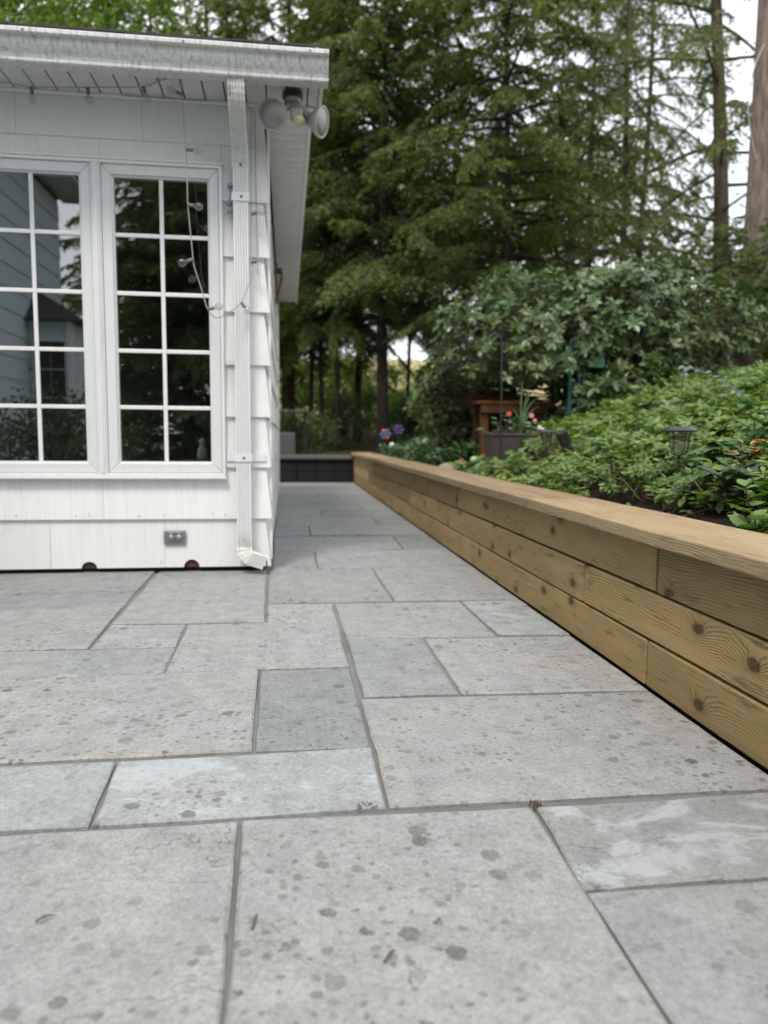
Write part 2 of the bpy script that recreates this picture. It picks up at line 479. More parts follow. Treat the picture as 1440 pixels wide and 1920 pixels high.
M['wingsiding'] = painted_material('wing_siding', (0.56, 0.67, 0.69), (0.40, 0.42, 0.42), 0.3)
M['ceramic'] = plain('pale_ceramic', (0.6, 0.62, 0.6), 0.3)
_t = NT('lamp_lens')
M['lens'] = _t.set(_t.mix(_t.noise(_t.pos(), 240, 2), (0.16, 0.155, 0.145), (0.40, 0.39, 0.37)), 0.10, _t.bump(_t.noise(_t.pos(), 300, 1), 0.004, 0.5), 0.55)

# ------------------------------------------------------------------ mesh helpers
WT = {}                                   # object -> world translation of its origin

class MB:
    def __init__(self):
        self.v, self.f, self.mi = [], [], []
    def add(self, vs, fs, mi=0):
        o = len(self.v)
        self.v += [tuple(p) for p in vs]
        self.f += [tuple(i + o for i in f) for f in fs]
        self.mi += [mi] * len(fs)
        return self
    def hexa(self, p, mi=0):              # bottom ring 0-3, top ring 4-7
        return self.add(p, [(3, 2, 1, 0), (4, 5, 6, 7), (0, 1, 5, 4), (1, 2, 6, 5), (2, 3, 7, 6), (3, 0, 4, 7)], mi)
    def box(self, x0, x1, y0, y1, z0, z1, mi=0):
        return self.hexa([(x0, y0, z0), (x1, y0, z0), (x1, y1, z0), (x0, y1, z0),
                          (x0, y0, z1), (x1, y0, z1), (x1, y1, z1), (x0, y1, z1)], mi)
    def prism(self, poly, ext, mi=0):
        n = len(poly)
        e = Vector(ext)
        a = [Vector(p) for p in poly]
        b = [p + e for p in a]
        return self.add(a + b, [tuple(range(n - 1, -1, -1)), tuple(range(n, 2 * n))] +
                        [(i, (i + 1) % n, n + (i + 1) % n, n + i) for i in range(n)], mi)
    def tube(self, pts, rad, n=8, mi=0, cap=True):
        pts = [Vector(p) for p in pts]
        k = len(pts)
        rs = [rad] * k if not isinstance(rad, (list, tuple)) else rad
        vs, ref = [], None
        for i, p in enumerate(pts):
            d = (pts[min(k - 1, i + 1)] - pts[max(0, i - 1)]).normalized()
            if ref is None:
                ref = Vector((1, 0, 0)) if abs(d.x) < 0.8 else Vector((0, 1, 0))
            a = (ref - d * ref.dot(d)).normalized()
            ref = a
            b = d.cross(a)
            vs += [p + (a * math.cos(2 * math.pi * j / n) + b * math.sin(2 * math.pi * j / n)) * rs[i] for j in range(n)]
        fs = [(i * n + j, i * n + (j + 1) % n, (i + 1) * n + (j + 1) % n, (i + 1) * n + j) for i in range(k - 1) for j in range(n)]
        if cap:
            fs += [tuple(range(n - 1, -1, -1)), tuple((k - 1) * n + j for j in range(n))]
        return self.add(vs, fs, mi)
    def lathe(self, prof, n=16, origin=(0, 0, 0), axis=(0, 0, 1), mi=0, jitter=0.0):
        q = Vector((0, 0, 1)).rotation_difference(Vector(axis).normalized())
        o = Vector(origin)
        vs = []
        for r, z in prof:
            for j in range(n):
                a = 2 * math.pi * j / n
                rr = r * (1 + random.uniform(-jitter, jitter))
                vs.append(o + q @ Vector((rr * math.cos(a), rr * math.sin(a), z)))
        k = len(prof)
        fs = [(i * n + j, i * n + (j + 1) % n, (i + 1) * n + (j + 1) % n, (i + 1) * n + j) for i in range(k - 1) for j in range(n)]
        fs += [tuple(range(n - 1, -1, -1)), tuple((k - 1) * n + j for j in range(n))]
        return self.add(vs, fs, mi)

def obj(name, mb, mats, parent=None, smooth=False, bevel=0.0, seg=2, origin=None):
    v = mb.v
    if origin is None:
        xs, ys, zs = zip(*v)
        origin = Vector(((min(xs) + max(xs)) / 2, (min(ys) + max(ys)) / 2, (min(zs) + max(zs)) / 2))
    else:
        origin = Vector(origin)
    me = bpy.data.meshes.new(name)
    me.from_pydata([(p[0] - origin.x, p[1] - origin.y, p[2] - origin.z) for p in v], [], mb.f)
    if len(mb.mi) == len(mb.f) and len(mats if isinstance(mats, (list, tuple)) else [0]) > 1:
        me.polygons.foreach_set('material_index', mb.mi)
    bm = bmesh.new()
    bm.from_mesh(me)
    bmesh.ops.recalc_face_normals(bm, faces=bm.faces[:])
    bm.to_mesh(me)
    bm.free()
    mats = mats if isinstance(mats, (list, tuple)) else [mats]
    for m in mats:
        me.materials.append(M[m])
    if smooth:
        me.polygons.foreach_set('use_smooth', [True] * len(mb.f))
    me.update()
    o = bpy.data.objects.new(name, me)
    place(o, origin, parent)
    if bevel:
        b = o.modifiers.new('bevel', 'BEVEL')
        b.width = bevel
        b.segments = seg
        b.limit_method = 'ANGLE'
    if smooth and not bevel:
        me.set_sharp_from_angle(angle=R(42))
    return o

def place(o, origin, parent=None):
    COL.objects.link(o)
    o.location = origin
    WT[o] = Vector(origin)
    if parent is not None:
        o.parent = parent
        o.matrix_parent_inverse = Matrix.Translation(-WT[parent])
    return o

def instance(name, me, loc, rot, scale, parent):
    o = bpy.data.objects.new(name, me)
    place(o, Vector(loc), parent)
    o.rotation_euler = rot
    o.scale = scale if isinstance(scale, (tuple, list)) else (scale,) * 3
    return o

def tag(o, label=None, cat=None, group=None, kind=None):
    for k, x in (('label', label), ('category', cat), ('group', group), ('kind', kind)):
        if x:
            o[k] = x
    return o

def thing(name, label, cat, loc=(0, 0, 0), group=None):
    o = bpy.data.objects.new(name, None)
    o.empty_display_size = 0.1
    place(o, Vector(loc))
    return tag(o, label, cat, group)

def fast_mesh(name, verts, faces, mat, smooth=False):
    verts = np.asarray(verts, dtype=np.float32).reshape(-1, 3)
    faces = np.asarray(faces, dtype=np.int32)
    k = faces.shape[1]
    me = bpy.data.meshes.new(name)
    me.vertices.add(len(verts))
    me.vertices.foreach_set('co', verts.ravel())
    me.loops.add(faces.size)
    me.loops.foreach_set('vertex_index', faces.ravel())
    me.polygons.add(len(faces))
    me.polygons.foreach_set('loop_start', np.arange(0, faces.size, k, dtype=np.int32))
    if smooth:
        me.polygons.foreach_set('use_smooth', np.ones(len(faces), dtype=bool))
    me.update(calc_edges=True)
    me.materials.append(M[mat])
    return me

def unit(a):
    return a / np.maximum(1e-9, np.linalg.norm(a, axis=-1, keepdims=True))

LEAF_U = np.array([0.0, 0.30, 0.30, 0.30, 0.68, 0.68, 0.68, 1.0])
LEAF_W = np.array([0.0, -0.72, 0.0, 0.72, -0.96, 0.0, 0.96, 0.0])
LEAF_T = np.array([(0, 2, 1), (0, 3, 2), (1, 2, 5), (1, 5, 4), (2, 3, 6), (2, 6, 5), (4, 5, 7), (5, 6, 7)])

def leaf_arrays(P, D, N, L, W, curl=0.25, fold=0.25):
    """shaped leaves: base points P, directions D, normals N, lengths L, widths W"""
    P, D, N = np.asarray(P, float), unit(np.asarray(D, float)), np.asarray(N, float)
    S = unit(np.cross(D, N))
    N = np.cross(S, D)
    L = np.asarray(L, float)[:, None, None]
    W = np.asarray(W, float)[:, None, None] * 0.5
    u = LEAF_U[None, :, None]
    w = LEAF_W[None, :, None]
    V = P[:, None] + D[:, None] * u * L + S[:, None] * w * W + N[:, None] * (np.abs(w) * W * fold - curl * L * u * u)
    n = len(P)
    F = (LEAF_T[None] + (np.arange(n) * 8)[:, None, None]).reshape(-1, 3)
    return V.reshape(-1, 3), F

def leaf_obj(name, arrs, mat, parent, kind='stuff', origin=(0, 0, 0)):
    me = fast_mesh(name, arrs[0] - np.array(origin), arrs[1], mat, smooth=True)
    o = bpy.data.objects.new(name, me)
    place(o, Vector(origin), parent)
    if kind:
        o['kind'] = kind
    return o

# ------------------------------------------------------------------ ground, terrain, patio
def G(x, y):
    """height of the planted ground"""
    bed = 0.42 + 0.36 * max(0.0, x - 1.55)
    if bed > 1.15:
        bed = 1.15 + (bed - 1.15) * 0.22
    s = min(1.0, max(0.0, (y - 9.5) / 6.0))
    s = s * s * (3 - 2 * s)
    back = 0.40 + 0.05 * max(0.0, min(x, 12) - 1.5)
    z = bed * (1 - s) + back * s if x > 1.1 else 0.40
    if y > 20:
        z += 0.075 * (y - 20) + (0.0004 * (y - 20) ** 2 if y > 20 else 0)
    return z

mb = MB()
mb.add([(-400, -400, -0.12), (400, -400, -0.12), (400, 400, -0.12), (-400, 400, -0.12)], [(0, 1, 2, 3)])
tag(obj('lawn_ground', mb, 'lawn', origin=(0, 0, -0.12)), kind='structure', label='dark lawn reaching away around the house')

xs = [-40, -30, -22, -16, -12, -9, -7, -5, -3.5, -2.4, -1.5, -0.8, -0.14, 0.4, 0.8, 1.215] + \
     [1.33 + 0.17 * i for i in range(1, 40)] + [8.5, 9.5, 11, 13, 16, 20, 26, 34, 44, 60]
ys = [-9, -6, -4, -2.5, -1.2] + [-0.2 + 0.2 * i for i in range(62)] + [12.12, 12.6, 13.2, 14, 15, 16, 17, 18, 19, 20, 22, 24, 27, 30, 35, 42, 52, 70, 95, 130]
ys = sorted(set(round(y, 3) for y in ys))
mb = MB()
idx = {}
for j, y in enumerate(ys):
    for i, x in enumerate(xs):
        b = 0.0 if x < 1.4 or y > 12 else random.uniform(-0.018, 0.018)
        idx[i, j] = len(mb.v)
        mb.v.append((x, y, G(x, y) + b))
for j in range(len(ys) - 1):
    for i in range(len(xs) - 1):
        if xs[i] < 1.2 and ys[j] < 12.1:
            continue
        mb.f.append((idx[i, j], idx[i + 1, j], idx[i + 1, j + 1], idx[i, j + 1]))
        mb.mi.append(0)
tag(obj('garden_soil', mb, 'soil', smooth=True, origin=(1.4, 5, 0.4)), kind='structure', label='dark planting soil rising behind the timber wall to a dry field')

mb = MB().box(-3.38, 1.08, -3.0, 12.0, -0.11, -0.0085)
patio = tag(obj('patio', mb, 'sand', origin=(-1, 4, 0)), kind='structure', label='grey flagstone patio running past the house')

def stone(quad, tint, lite, pale, gap=0.0033):
    c = [Vector((p[0], p[1], 0)) for p in quad]
    cen = sum(c, Vector()) / 4
    # inset the quad by the joint
    ins = []
    for i in range(4):
        e1 = (c[i] - c[i - 1]).normalized()
        e2 = (c[(i + 1) % 4] - c[i]).normalized()
        n1 = Vector((e1.y, -e1.x, 0))
        n2 = Vector((e2.y, -e2.x, 0))
        g1 = 0.0047 if abs(e1.x) > abs(e1.y) else gap
        g2 = 0.0047 if abs(e2.x) > abs(e2.y) else gap
        ins.append(c[i] + n1 * g1 + n2 * g2)
    outer = []
    for i in range(4):
        a, b = ins[i], ins[(i + 1) % 4]
        ln = (b - a).length
        k = max(3, min(12, int(ln / 0.085)))
        nr = Vector(((b - a).y, -(b - a).x, 0)).normalized()
        for q in range(k):
            t = q / k
            j = random.gauss(0, 0.0017) if q else 0.0
            outer.append(a.lerp(b, t) + nr * (abs(j) if random.random() < 0.75 else -abs(j) * 0.4))
    n = len(outer)
    h = random.uniform(-0.0025, 0.0025)
    tx, ty = random.gauss(0, 0.0022), random.gauss(0, 0.0022)
    def top(p, dz):
        return Vector((p.x, p.y, h + dz + (p.x - cen.x) * tx + (p.y - cen.y) * ty))
    vs = [Vector((p.x, p.y, -0.04)) for p in outer]
    vs += [top(p, -0.0034 + random.uniform(-0.0012, 0.0006)) for p in outer]
    vs += [top(p.lerp(cen, min(0.5, random.uniform(0.004, 0.008) / max(0.05, (p - cen).length))), 0.0) for p in outer]
    fs = [(i, (i + 1) % n, n + (i + 1) % n, n + i)[::-1] for i in range(n)]
    fs += [(n + i, n + (i + 1) % n, 2 * n + (i + 1) % n, 2 * n + i)[::-1] for i in range(n)]
    fs += [tuple(range(2 * n, 3 * n))[::-1]]
    m = MB().add(vs, fs)
    o = obj('paving_stone', m, 'stone', patio)
    o['tint'], o['lite'], o['pale'] = float(tint), float(lite), float(pale)
    return o

#   corners (far left, far right, near right, near left), tint, brightness, pale threshold
STONES = [
    ([(-0.925, 1.422), (-0.094, 1.419), (-0.083, 0.80), (-0.933, 0.80)], 0.18, 1.02, 0.80),
    ([(-0.092, 1.420), (0.495, 1.407), (0.488, 0.80), (-0.083, 0.80)], 0.10, 1.00, 0.78),
    ([(0.499, 1.406), (1.076, 1.415), (1.076, 1.120), (0.487, 1.119)], 0.45, 0.90, 0.535),
    ([(0.487, 1.116), (1.076, 1.117), (1.076, 0.80), (0.488, 0.80)], 0.35, 0.97, 0.68),
    ([(-1.015, 1.726), (-0.390, 1.716), (-0.378, 1.423), (-0.960, 1.426)], 0.78, 1.18, 0.60),
    ([(-0.390, 1.719), (0.203, 1.734), (0.200, 1.428), (-0.378, 1.425)], 0.62, 1.16, 0.54),
    ([(-1.257, 2.339), (-0.090, 2.366), (-0.082, 1.741), (-1.257, 1.732)], 0.10, 1.04, 0.72),
    ([(-1.328, 2.671), (-0.392, 2.667), (-0.387, 2.370), (-1.320, 2.344)], 0.55, 1.02, 0.60),
    ([(-0.088, 2.371), (0.204, 2.366), (0.202, 1.737), (-0.080, 1.743)], 0.85, 0.88, 0.72),
    ([(-0.693, 3.008), (-0.397, 2.987), (-0.391, 2.670), (-0.688, 2.670)], 0.60, 1.12, 0.55),
    ([(-1.547, 3.297), (-0.709, 3.306), (-0.693, 2.672), (-1.540, 2.677)], 0.08, 1.02, 0.76),
    ([(-1.631, 3.632), (-0.717, 3.656), (-0.706, 3.309), (-1.625, 3.307)], 0.65, 0.94, 0.70),
    ([(-1.878, 4.383), (-0.715, 4.373), (-0.715, 3.659), (-1.870, 3.644)], 0.45, 0.97, 0.72),
    ([(-0.709, 4.372), (-0.109, 4.376), (-0.106, 3.918), (-0.696, 3.937)], 0.40, 0.98, 0.75),
    ([(-0.694, 3.932), (-0.105, 3.912), (-0.086, 2.991), (-0.691, 3.010)], 0.30, 1.05, 0.74),
    ([(-0.394, 2.987), (0.203, 2.976), (0.204, 2.371), (-0.387, 2.372)], 0.28, 1.08, 0.66),
    ([(-0.088, 3.325), (0.205, 3.315), (0.204, 2.981), (-0.082, 2.991)], 0.10, 1.10, 0.80),
    ([(-0.093, 3.629), (0.480, 3.638), (0.483, 3.325), (-0.088, 3.329)], 0.30, 0.96, 0.76),
    ([(-0.100, 4.166), (0.480, 4.185), (0.480, 3.643), (-0.093, 3.634)], 0.25, 0.98, 0.78),
    ([(0.486, 4.202), (1.076, 4.242), (1.076, 3.306), (0.487, 3.330)], 0.12, 0.98, 0.78),
    ([(0.210, 3.314), (0.786, 3.298), (0.790, 2.697), (0.216, 2.719)], 0.20, 1.04, 0.62),
    ([(0.791, 3.297), (1.076, 3.301), (1.076, 2.679), (0.794, 2.695)], 0.70, 1.20, 0.56),
    ([(0.217, 2.712), (0.503, 2.698), (0.500, 2.078), (0.215, 2.080)], 0.70, 0.98, 0.72),
    ([(0.507, 2.694), (1.076, 2.674), (1.076, 2.050), (0.504, 2.076)], 0.25, 1.06, 0.68),
    ([(0.206, 2.074), (1.076, 2.045), (1.076, 1.422), (0.202, 1.432)], 0.08, 1.00, 0.78),
    ([(-0.088, 4.815), (0.176, 4.830), (0.174, 4.187), (-0.088, 4.172)], 0.40, 0.95, 0.80),
    ([(0.182, 4.846), (1.076, 4.895), (1.076, 4.255), (0.177, 4.197)], 0.65, 1.04, 0.66),
    ([(-0.097, 5.570), (0.788, 5.569), (0.772, 4.893), (-0.088, 4.822)], 0.35, 1.00, 0.76),
    ([(0.796, 5.568), (1.076, 5.600), (1.076, 4.905), (0.777, 4.894)], 0.70, 0.90, 0.80),
    ([(-0.100, 6.171), (0.179, 6.207), (0.177, 5.600), (-0.097, 5.580)], 0.50, 0.95, 0.80),
    ([(0.183, 6.216), (1.076, 6.236), (1.076, 5.618), (0.181, 5.600)], 0.35, 1.02, 0.74),
    ([(-0.105, 6.940), (0.780, 6.933), (0.780, 6.245), (-0.099, 6.197)], 0.30, 1.00, 0.76),
    ([(0.788, 6.933), (1.076, 6.950), (1.076, 6.254), (0.784, 6.248)], 0.60, 0.92, 0.80),
]
for q, a, b, c in STONES:
    stone(q, a, b, c)
# courses further along the side of the house, coursed rubble pattern
y = 6.955
for cut, dep in ((0.33, 0.60), (0.79, 0.62), (0.20, 0.45), (0.60, 0.62), (0.36, 0.5), (0.80, 0.62), (0.25, 0.62), (0.66, 0.55), (0.42, 0.45)):
    stone([(-0.11, y + dep), (cut, y + dep), (cut, y), (-0.11, y)], random.random() * 0.7, random.uniform(0.94, 1.08), 0.76)
    stone([(cut, y + dep), (1.076, y + dep), (1.076, y), (cut, y)], random.random() * 0.7, random.uniform(0.94, 1.08), 0.76)
    y += dep
# rest of the patio to the left of the view and behind it
for y0, y1, cuts in ((0.2, 0.795, (-3.36, -2.5, -1.9, -0.95, -0.2, 0.4, 1.076)), (-0.7, 0.2, (-3.36, -2.3, -1.3, -0.5, 0.3, 1.076)),
                     (-1.6, -0.7, (-3.36, -2.6, -1.6, -0.8, 0.2, 1.076)), (-3.0, -1.6, (-3.36, -2.2, -1.0, 0.1, 1.076)),
                     (0.80, 1.42, (-3.36, -2.6, -1.8, -0.94)), (1.43, 1.73, (-3.36, -2.2, -1.02)), (1.735, 2.34, (-3.36, -2.4, -1.26)),
                     (2.35, 2.67, (-3.36, -2.1, -1.33)), (2.68, 3.30, (-3.36, -2.5, -1.55)), (3.31, 3.64, (-3.36, -2.3, -1.63)), (3.65, 4.16, (-3.36, -2.7, -1.88))):
    for a, b in zip(cuts[:-1], cuts[1:]):
        stone([(a, y1), (b, y1), (b, y0), (a, y0)], random.random() * 0.7, random.uniform(0.92, 1.08), random.uniform(0.6, 0.8))

# ------------------------------------------------------------------ timber retaining wall
wall = thing('retaining_wall', 'low retaining wall of treated timber boards with a wide flat cap beside the patio', 'retaining wall', (1.14, 4.0, 0))
def boards(z0, z1, ys_, inset=0.0):
    for a, b in zip(ys_[:-1], ys_[1:]):
        dx = random.uniform(0.0, 0.004) + inset
        dz = random.uniform(-0.0012, 0.0012)
        m = MB()
        n = max(2, int((b - a) / 0.35))
        rings = []
        for i in range(n + 1):
            yy = a + 0.0068 + (b - a - 0.0136) * i / n
            wv = random.gauss(0, 0.0009)
            wz = random.gauss(0, 0.0008)
            rings.append([(1.075 + dx + wv, yy, z0 + 0.0030 + dz + wz), (1.212, yy, z0 + 0.0030 + dz), (1.212, yy, z1 - 0.0030 + dz), (1.075 + dx + wv, yy, z1 - 0.0030 + dz + wz)])
        vs = [p for r_ in rings for p in r_]
        fs = [(i * 4 + j, i * 4 + (j + 1) % 4, (i + 1) * 4 + (j + 1) % 4, (i + 1) * 4 + j)[::-1] for i in range(n) for j in range(4)]
        fs += [(0, 1, 2, 3)[::-1], (n * 4 + 3, n * 4 + 2, n * 4 + 1, n * 4)[::-1]]
        m.add(vs, [f[::-1] for f in fs])
        obj('timber', m, 'timber', wall, bevel=0.004)
boards(0.002, 0.145, [-2.4, 0.05, 2.08, 4.45, 6.49, 7.42, 9.4, 11.99])
boards(0.147, 0.293, [-2.4, 0.60, 2.58, 5.31, 5.82, 6.47, 8.13, 9.9, 11.99])
boards(0.295, 0.441, [-2.4, -0.1, 2.04, 4.63, 5.63, 6.34, 7.48, 9.2, 11.99])
for a, b in ((-2.4, 0.35), (0.35, 3.1), (3.1, 7.1), (7.1, 9.6), (9.6, 11.99)):
    dz = random.uniform(-0.001, 0.002)
    m = MB()
    n = 10
    rings = []
    for i in range(n + 1):
        yy = a + 0.0015 + (b - a - 0.003) * i / n
        wv, wz = random.gauss(0, 0.0012), random.gauss(0, 0.0008)
        rings.append([(1.031 + wv, yy, 0.443 + wz + dz), (1.335, yy, 0.443 + dz), (1.335 + wv, yy, 0.486 + wz + dz), (1.031 + wv, yy, 0.486 + wz + dz)])
    vs = [p for r_ in rings for p in r_]
    fs = [(i * 4 + j, i * 4 + (j + 1) % 4, (i + 1) * 4 + (j + 1) % 4, (i + 1) * 4 + j) for i in range(n) for j in range(4)]
    fs += [(3, 2, 1, 0), (n * 4, n * 4 + 1, n * 4 + 2, n * 4 + 3)]
    obj('cap_board', m.add(vs, [f[::-1] for f in fs]), 'cap', wall, bevel=0.005)

# stone step closing the path
step = thing('stone_step', 'stone step, tree shade in its near-black colour, with a grey cap closing the far end of the path', 'step', (0.48, 12.1, 0))
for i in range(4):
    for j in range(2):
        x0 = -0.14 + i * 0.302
        obj('step_block', MB().box(x0 + 0.004, x0 + 0.298, 12.003 + random.uniform(0, 0.012), 12.30, 0.002 + j * 0.185, 0.183 + j * 0.185), 'shadestone', step, bevel=0.012)
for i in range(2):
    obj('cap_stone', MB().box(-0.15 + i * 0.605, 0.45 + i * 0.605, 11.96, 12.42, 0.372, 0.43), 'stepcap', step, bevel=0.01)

# ------------------------------------------------------------------ house
house = thing('house', 'white shingled house with grid windows, rain gutter and downspout beside the patio', 'house', (-1.8, 6.0, 0))
YF, XS, YE = 4.17, -0.122, 9.8            # front wall plane, side wall plane, far end
ZS = 2.47                                 # soffit height
XL = -3.42                                # wing wall plane
WX0, WX1, WZ0, WZ1 = -1.602, -0.327, 0.527, 2.148

# solid walls behind the shingles
m = MB()
m.box(WX1 - 0.02, XS, YF, YF + 0.13, 0.06, ZS + 0.03)
m.box(XL, WX0 + 0.02, YF, YF + 0.13, 0.06, ZS + 0.03)
m.box(WX0 + 0.02, WX1 - 0.02, YF, YF + 0.13, 0.06, WZ0 + 0.02)
m.box(WX0 + 0.02, WX1 - 0.02, YF, YF + 0.13, WZ1 - 0.02, ZS + 0.03)
obj('front_wall', m, 'room', house)
obj('side_wall', MB().box(XS - 0.13, XS, YF + 0.131, YE, 0.06, ZS + 0.03), 'room', house)
obj('back_wall', MB().box(-3.9, XS - 0.131, YE - 0.13, YE, 0.06, ZS + 0.03), 'room', house)
obj('foundation', MB().box(-3.39, XS - 0.012, YF + 0.012, YE - 0.02, -0.10, 0.058), 'dark', house)
obj('floor', MB().box(-3.6, XS - 0.14, YF + 0.14, YE - 0.14, 0.07, 0.10), 'room', house)
obj('room_ceiling', MB().box(-3.6, XS - 0.14, YF + 0.135, YE - 0.14, 2.36, 2.40), 'room', house)

BUTT = [0.027, 0.292, 0.574, 0.848, 1.126, 1.406, 1.692, 1.975, 2.257, 2.49]
def front_shingle(x0, x1, z0, z1, corner=False, notches=(), cut_top=None):
    """tapered shingle panel: thick at the butt, thin at the top"""
    g = 0.0008
    yb, yt = YF - 0.021, YF - 0.005
    zt = z1 + 0.012 if cut_top is None else cut_top
    xr0, xr1 = (x1, x1 - 0.034) if corner else (x1 - g, x1 - g)
    low = [(x0 + g, z0)]
    for c, w, h in notches:
        low += [(c + w * math.cos(a), z0 + h * math.sin(a)) for a in [math.pi - math.pi * k / 8 for k in range(9)]]
    low += [(xr0, z0), (xr1, zt), (x0 + g, zt)]
    def yy(z):
        return yb + (yt - yb) * (z - z0) / (zt - z0)
    n = len(low)
    vs = [(x, yy(z), z) for x, z in low] + [(x, YF - 0.001, z) for x, z in low]
    fs = [tuple(range(n)), tuple(range(2 * n - 1, n - 1, -1))] + [(i, n + i, n + (i + 1) % n, (i + 1) % n) for i in range(n)]
    return obj('siding_shingle', MB().add(vs, fs), 'siding', house)

CX = -0.079                               # corner line of the butts
front_shingle(-3.41, -2.2, BUTT[0], BUTT[1]); front_shingle(-2.2, -1.255, BUTT[0], BUTT[1])
front_shingle(-1.255, -0.66, BUTT[0], BUTT[1], notches=((-1.057, 0.041, 0.036),))
front_shingle(-0.66, CX - 0.006, BUTT[0], BUTT[1], True, notches=((-0.517, 0.042, 0.042),))
for a, b, c in ((-3.41, -2.35, 0), (-2.35, -1.62, 0), (-1.62, -0.975, 0), (-0.975, CX, 1)):
    front_shingle(a, b, BUTT[1], BUTT[2], bool(c))
for k in range(2, 8):
    front_shingle(WX1 - 0.004, CX - random.uniform(0.0, 0.006), BUTT[k], BUTT[k + 1], True)
    x = random.uniform(-2.9, -2.0)
    front_shingle(-3.41, x, BUTT[k], BUTT[k + 1]); front_shingle(x, WX0 + 0.004, BUTT[k], BUTT[k + 1])
for a, b in ((WX0 + 0.004, -0.945), (-0.945, WX1 - 0.004)):       # strip above the window head
    front_shingle(a, b, WZ1 - 0.02, BUTT[8], cut_top=BUTT[8] + 0.012)
for a, b, c in ((-3.41, -2.4, 0), (-2.4, -1.345, 0), (-1.345, -0.73, 0), (-0.73, CX - 0.022, 1)):
    front_shingle(a, b, BUTT[8], BUTT[9], bool(c), cut_top=ZS + 0.02)
# lumps of brown board showing in the notches
for c in (-1.057, -0.517):
    obj('sheathing_end', MB().box(c - 0.034, c + 0.036, YF - 0.006, YF + 0.011, 0.022, 0.062), 'rust', house, bevel=0.006)
# small shingle nails
for x, z in ((-1.42, 0.315), (-1.12, 0.312), (-1.05, 0.318), (-0.79, 0.310), (-0.66, 0.314), (-0.40, 0.316), (-0.335, 0.313), (-0.68, 0.055), (-0.20, 0.31), (-0.36, 0.06)):
    obj('nail_head', MB().lathe([(0.0038, 0), (0.003, 0.0025), (0.0008, 0.003)], 8, (x, YF - 0.0198, z), (0, -1, 0)), 'metal', house)

# side wall shingles seen edge on
for k in range(9):
    z0, z1 = BUTT[k], min(BUTT[k + 1], ZS) + 0.012
    cuts = sorted([YF - 0.003, YE] + [random.uniform(4.9 + 1.2 * q, 5.6 + 1.2 * q) for q in range(4)])
    for a, b in zip(cuts[:-1], cuts[1:]):
        xb, xt = XS + 0.024, XS + 0.006
        obj('siding_shingle', MB().hexa([(XS + 0.001, a + 0.001, z0), (xb, a + 0.001, z0), (xb, b - 0.001, z0), (XS + 0.001, b - 0.001, z0),
                                         (XS + 0.001, a + 0.001, z1), (xt, a + 0.001, z1), (xt, b - 0.001, z1), (XS + 0.001, b - 0.001, z1)]), 'siding', house)
# far corner board of the side wall
obj('corner_board', MB().box(XS + 0.002, XS + 0.034, YE + 0.001, YE + 0.05, 0.05, ZS), 'trim', house, bevel=0.003)

# ---- window with two casements
def rect_frame(x0, x1, z0, z1, w, y0, y1):
    """mitred frame of four pieces"""
    m_ = MB()
    o_ = [(x0, z0), (x1, z0), (x1, z1), (x0, z1)]
    i_ = [(x0 + w, z0 + w), (x1 - w, z0 + w), (x1 - w, z1 - w), (x0 + w, z1 - w)]
    for k in range(4):
        a, b, c, d = o_[k], o_[(k + 1) % 4], i_[(k + 1) % 4], i_[k]
        s_ = 0.0007
        def sh(p, q, t):
            return (p[0] + (q[0] - p[0]) * t, p[1] + (q[1] - p[1]) * t)
        L_ = math.dist(a, b)
        t_ = s_ / L_
        a, b = sh(a, b, t_), sh(b, a, t_)
        d, c = sh(d, c, t_), sh(c, d, t_)
        m_.prism([(p[0], y0, p[1]) for p in (a, b, c, d)], (0, y1 - y0, 0))
    return m_
win = obj('window', rect_frame(WX0, WX1, WZ0, WZ1, 0.016, YF - 0.040, YF + 0.09), 'trim', house, bevel=0.002)
obj('head_flashing', MB().box(WX0 - 0.004, WX1 + 0.004, YF - 0.046, YF - 0.002, WZ1 + 0.001, WZ1 + 0.010), 'trim', win)
obj('sill', MB().box(WX0 - 0.005, WX1 + 0.005, YF - 0.050, YF - 0.002, WZ0 - 0.016, WZ0 - 0.001), 'trim', win, bevel=0.003)
mull = MB()
for x0, x1, yf in ((-0.990, -0.981, -0.034), (-0.980, -0.971, -0.041), (-0.970, -0.958, -0.046), (-0.957, -0.948, -0.041), (-0.947, -0.940, -0.034)):
    mull.box(x0, x1, YF + yf, YF + 0.08, WZ0 + 0.017, WZ1 - 0.017)
obj('mullion', mull, 'trim', win)
pane_me = None
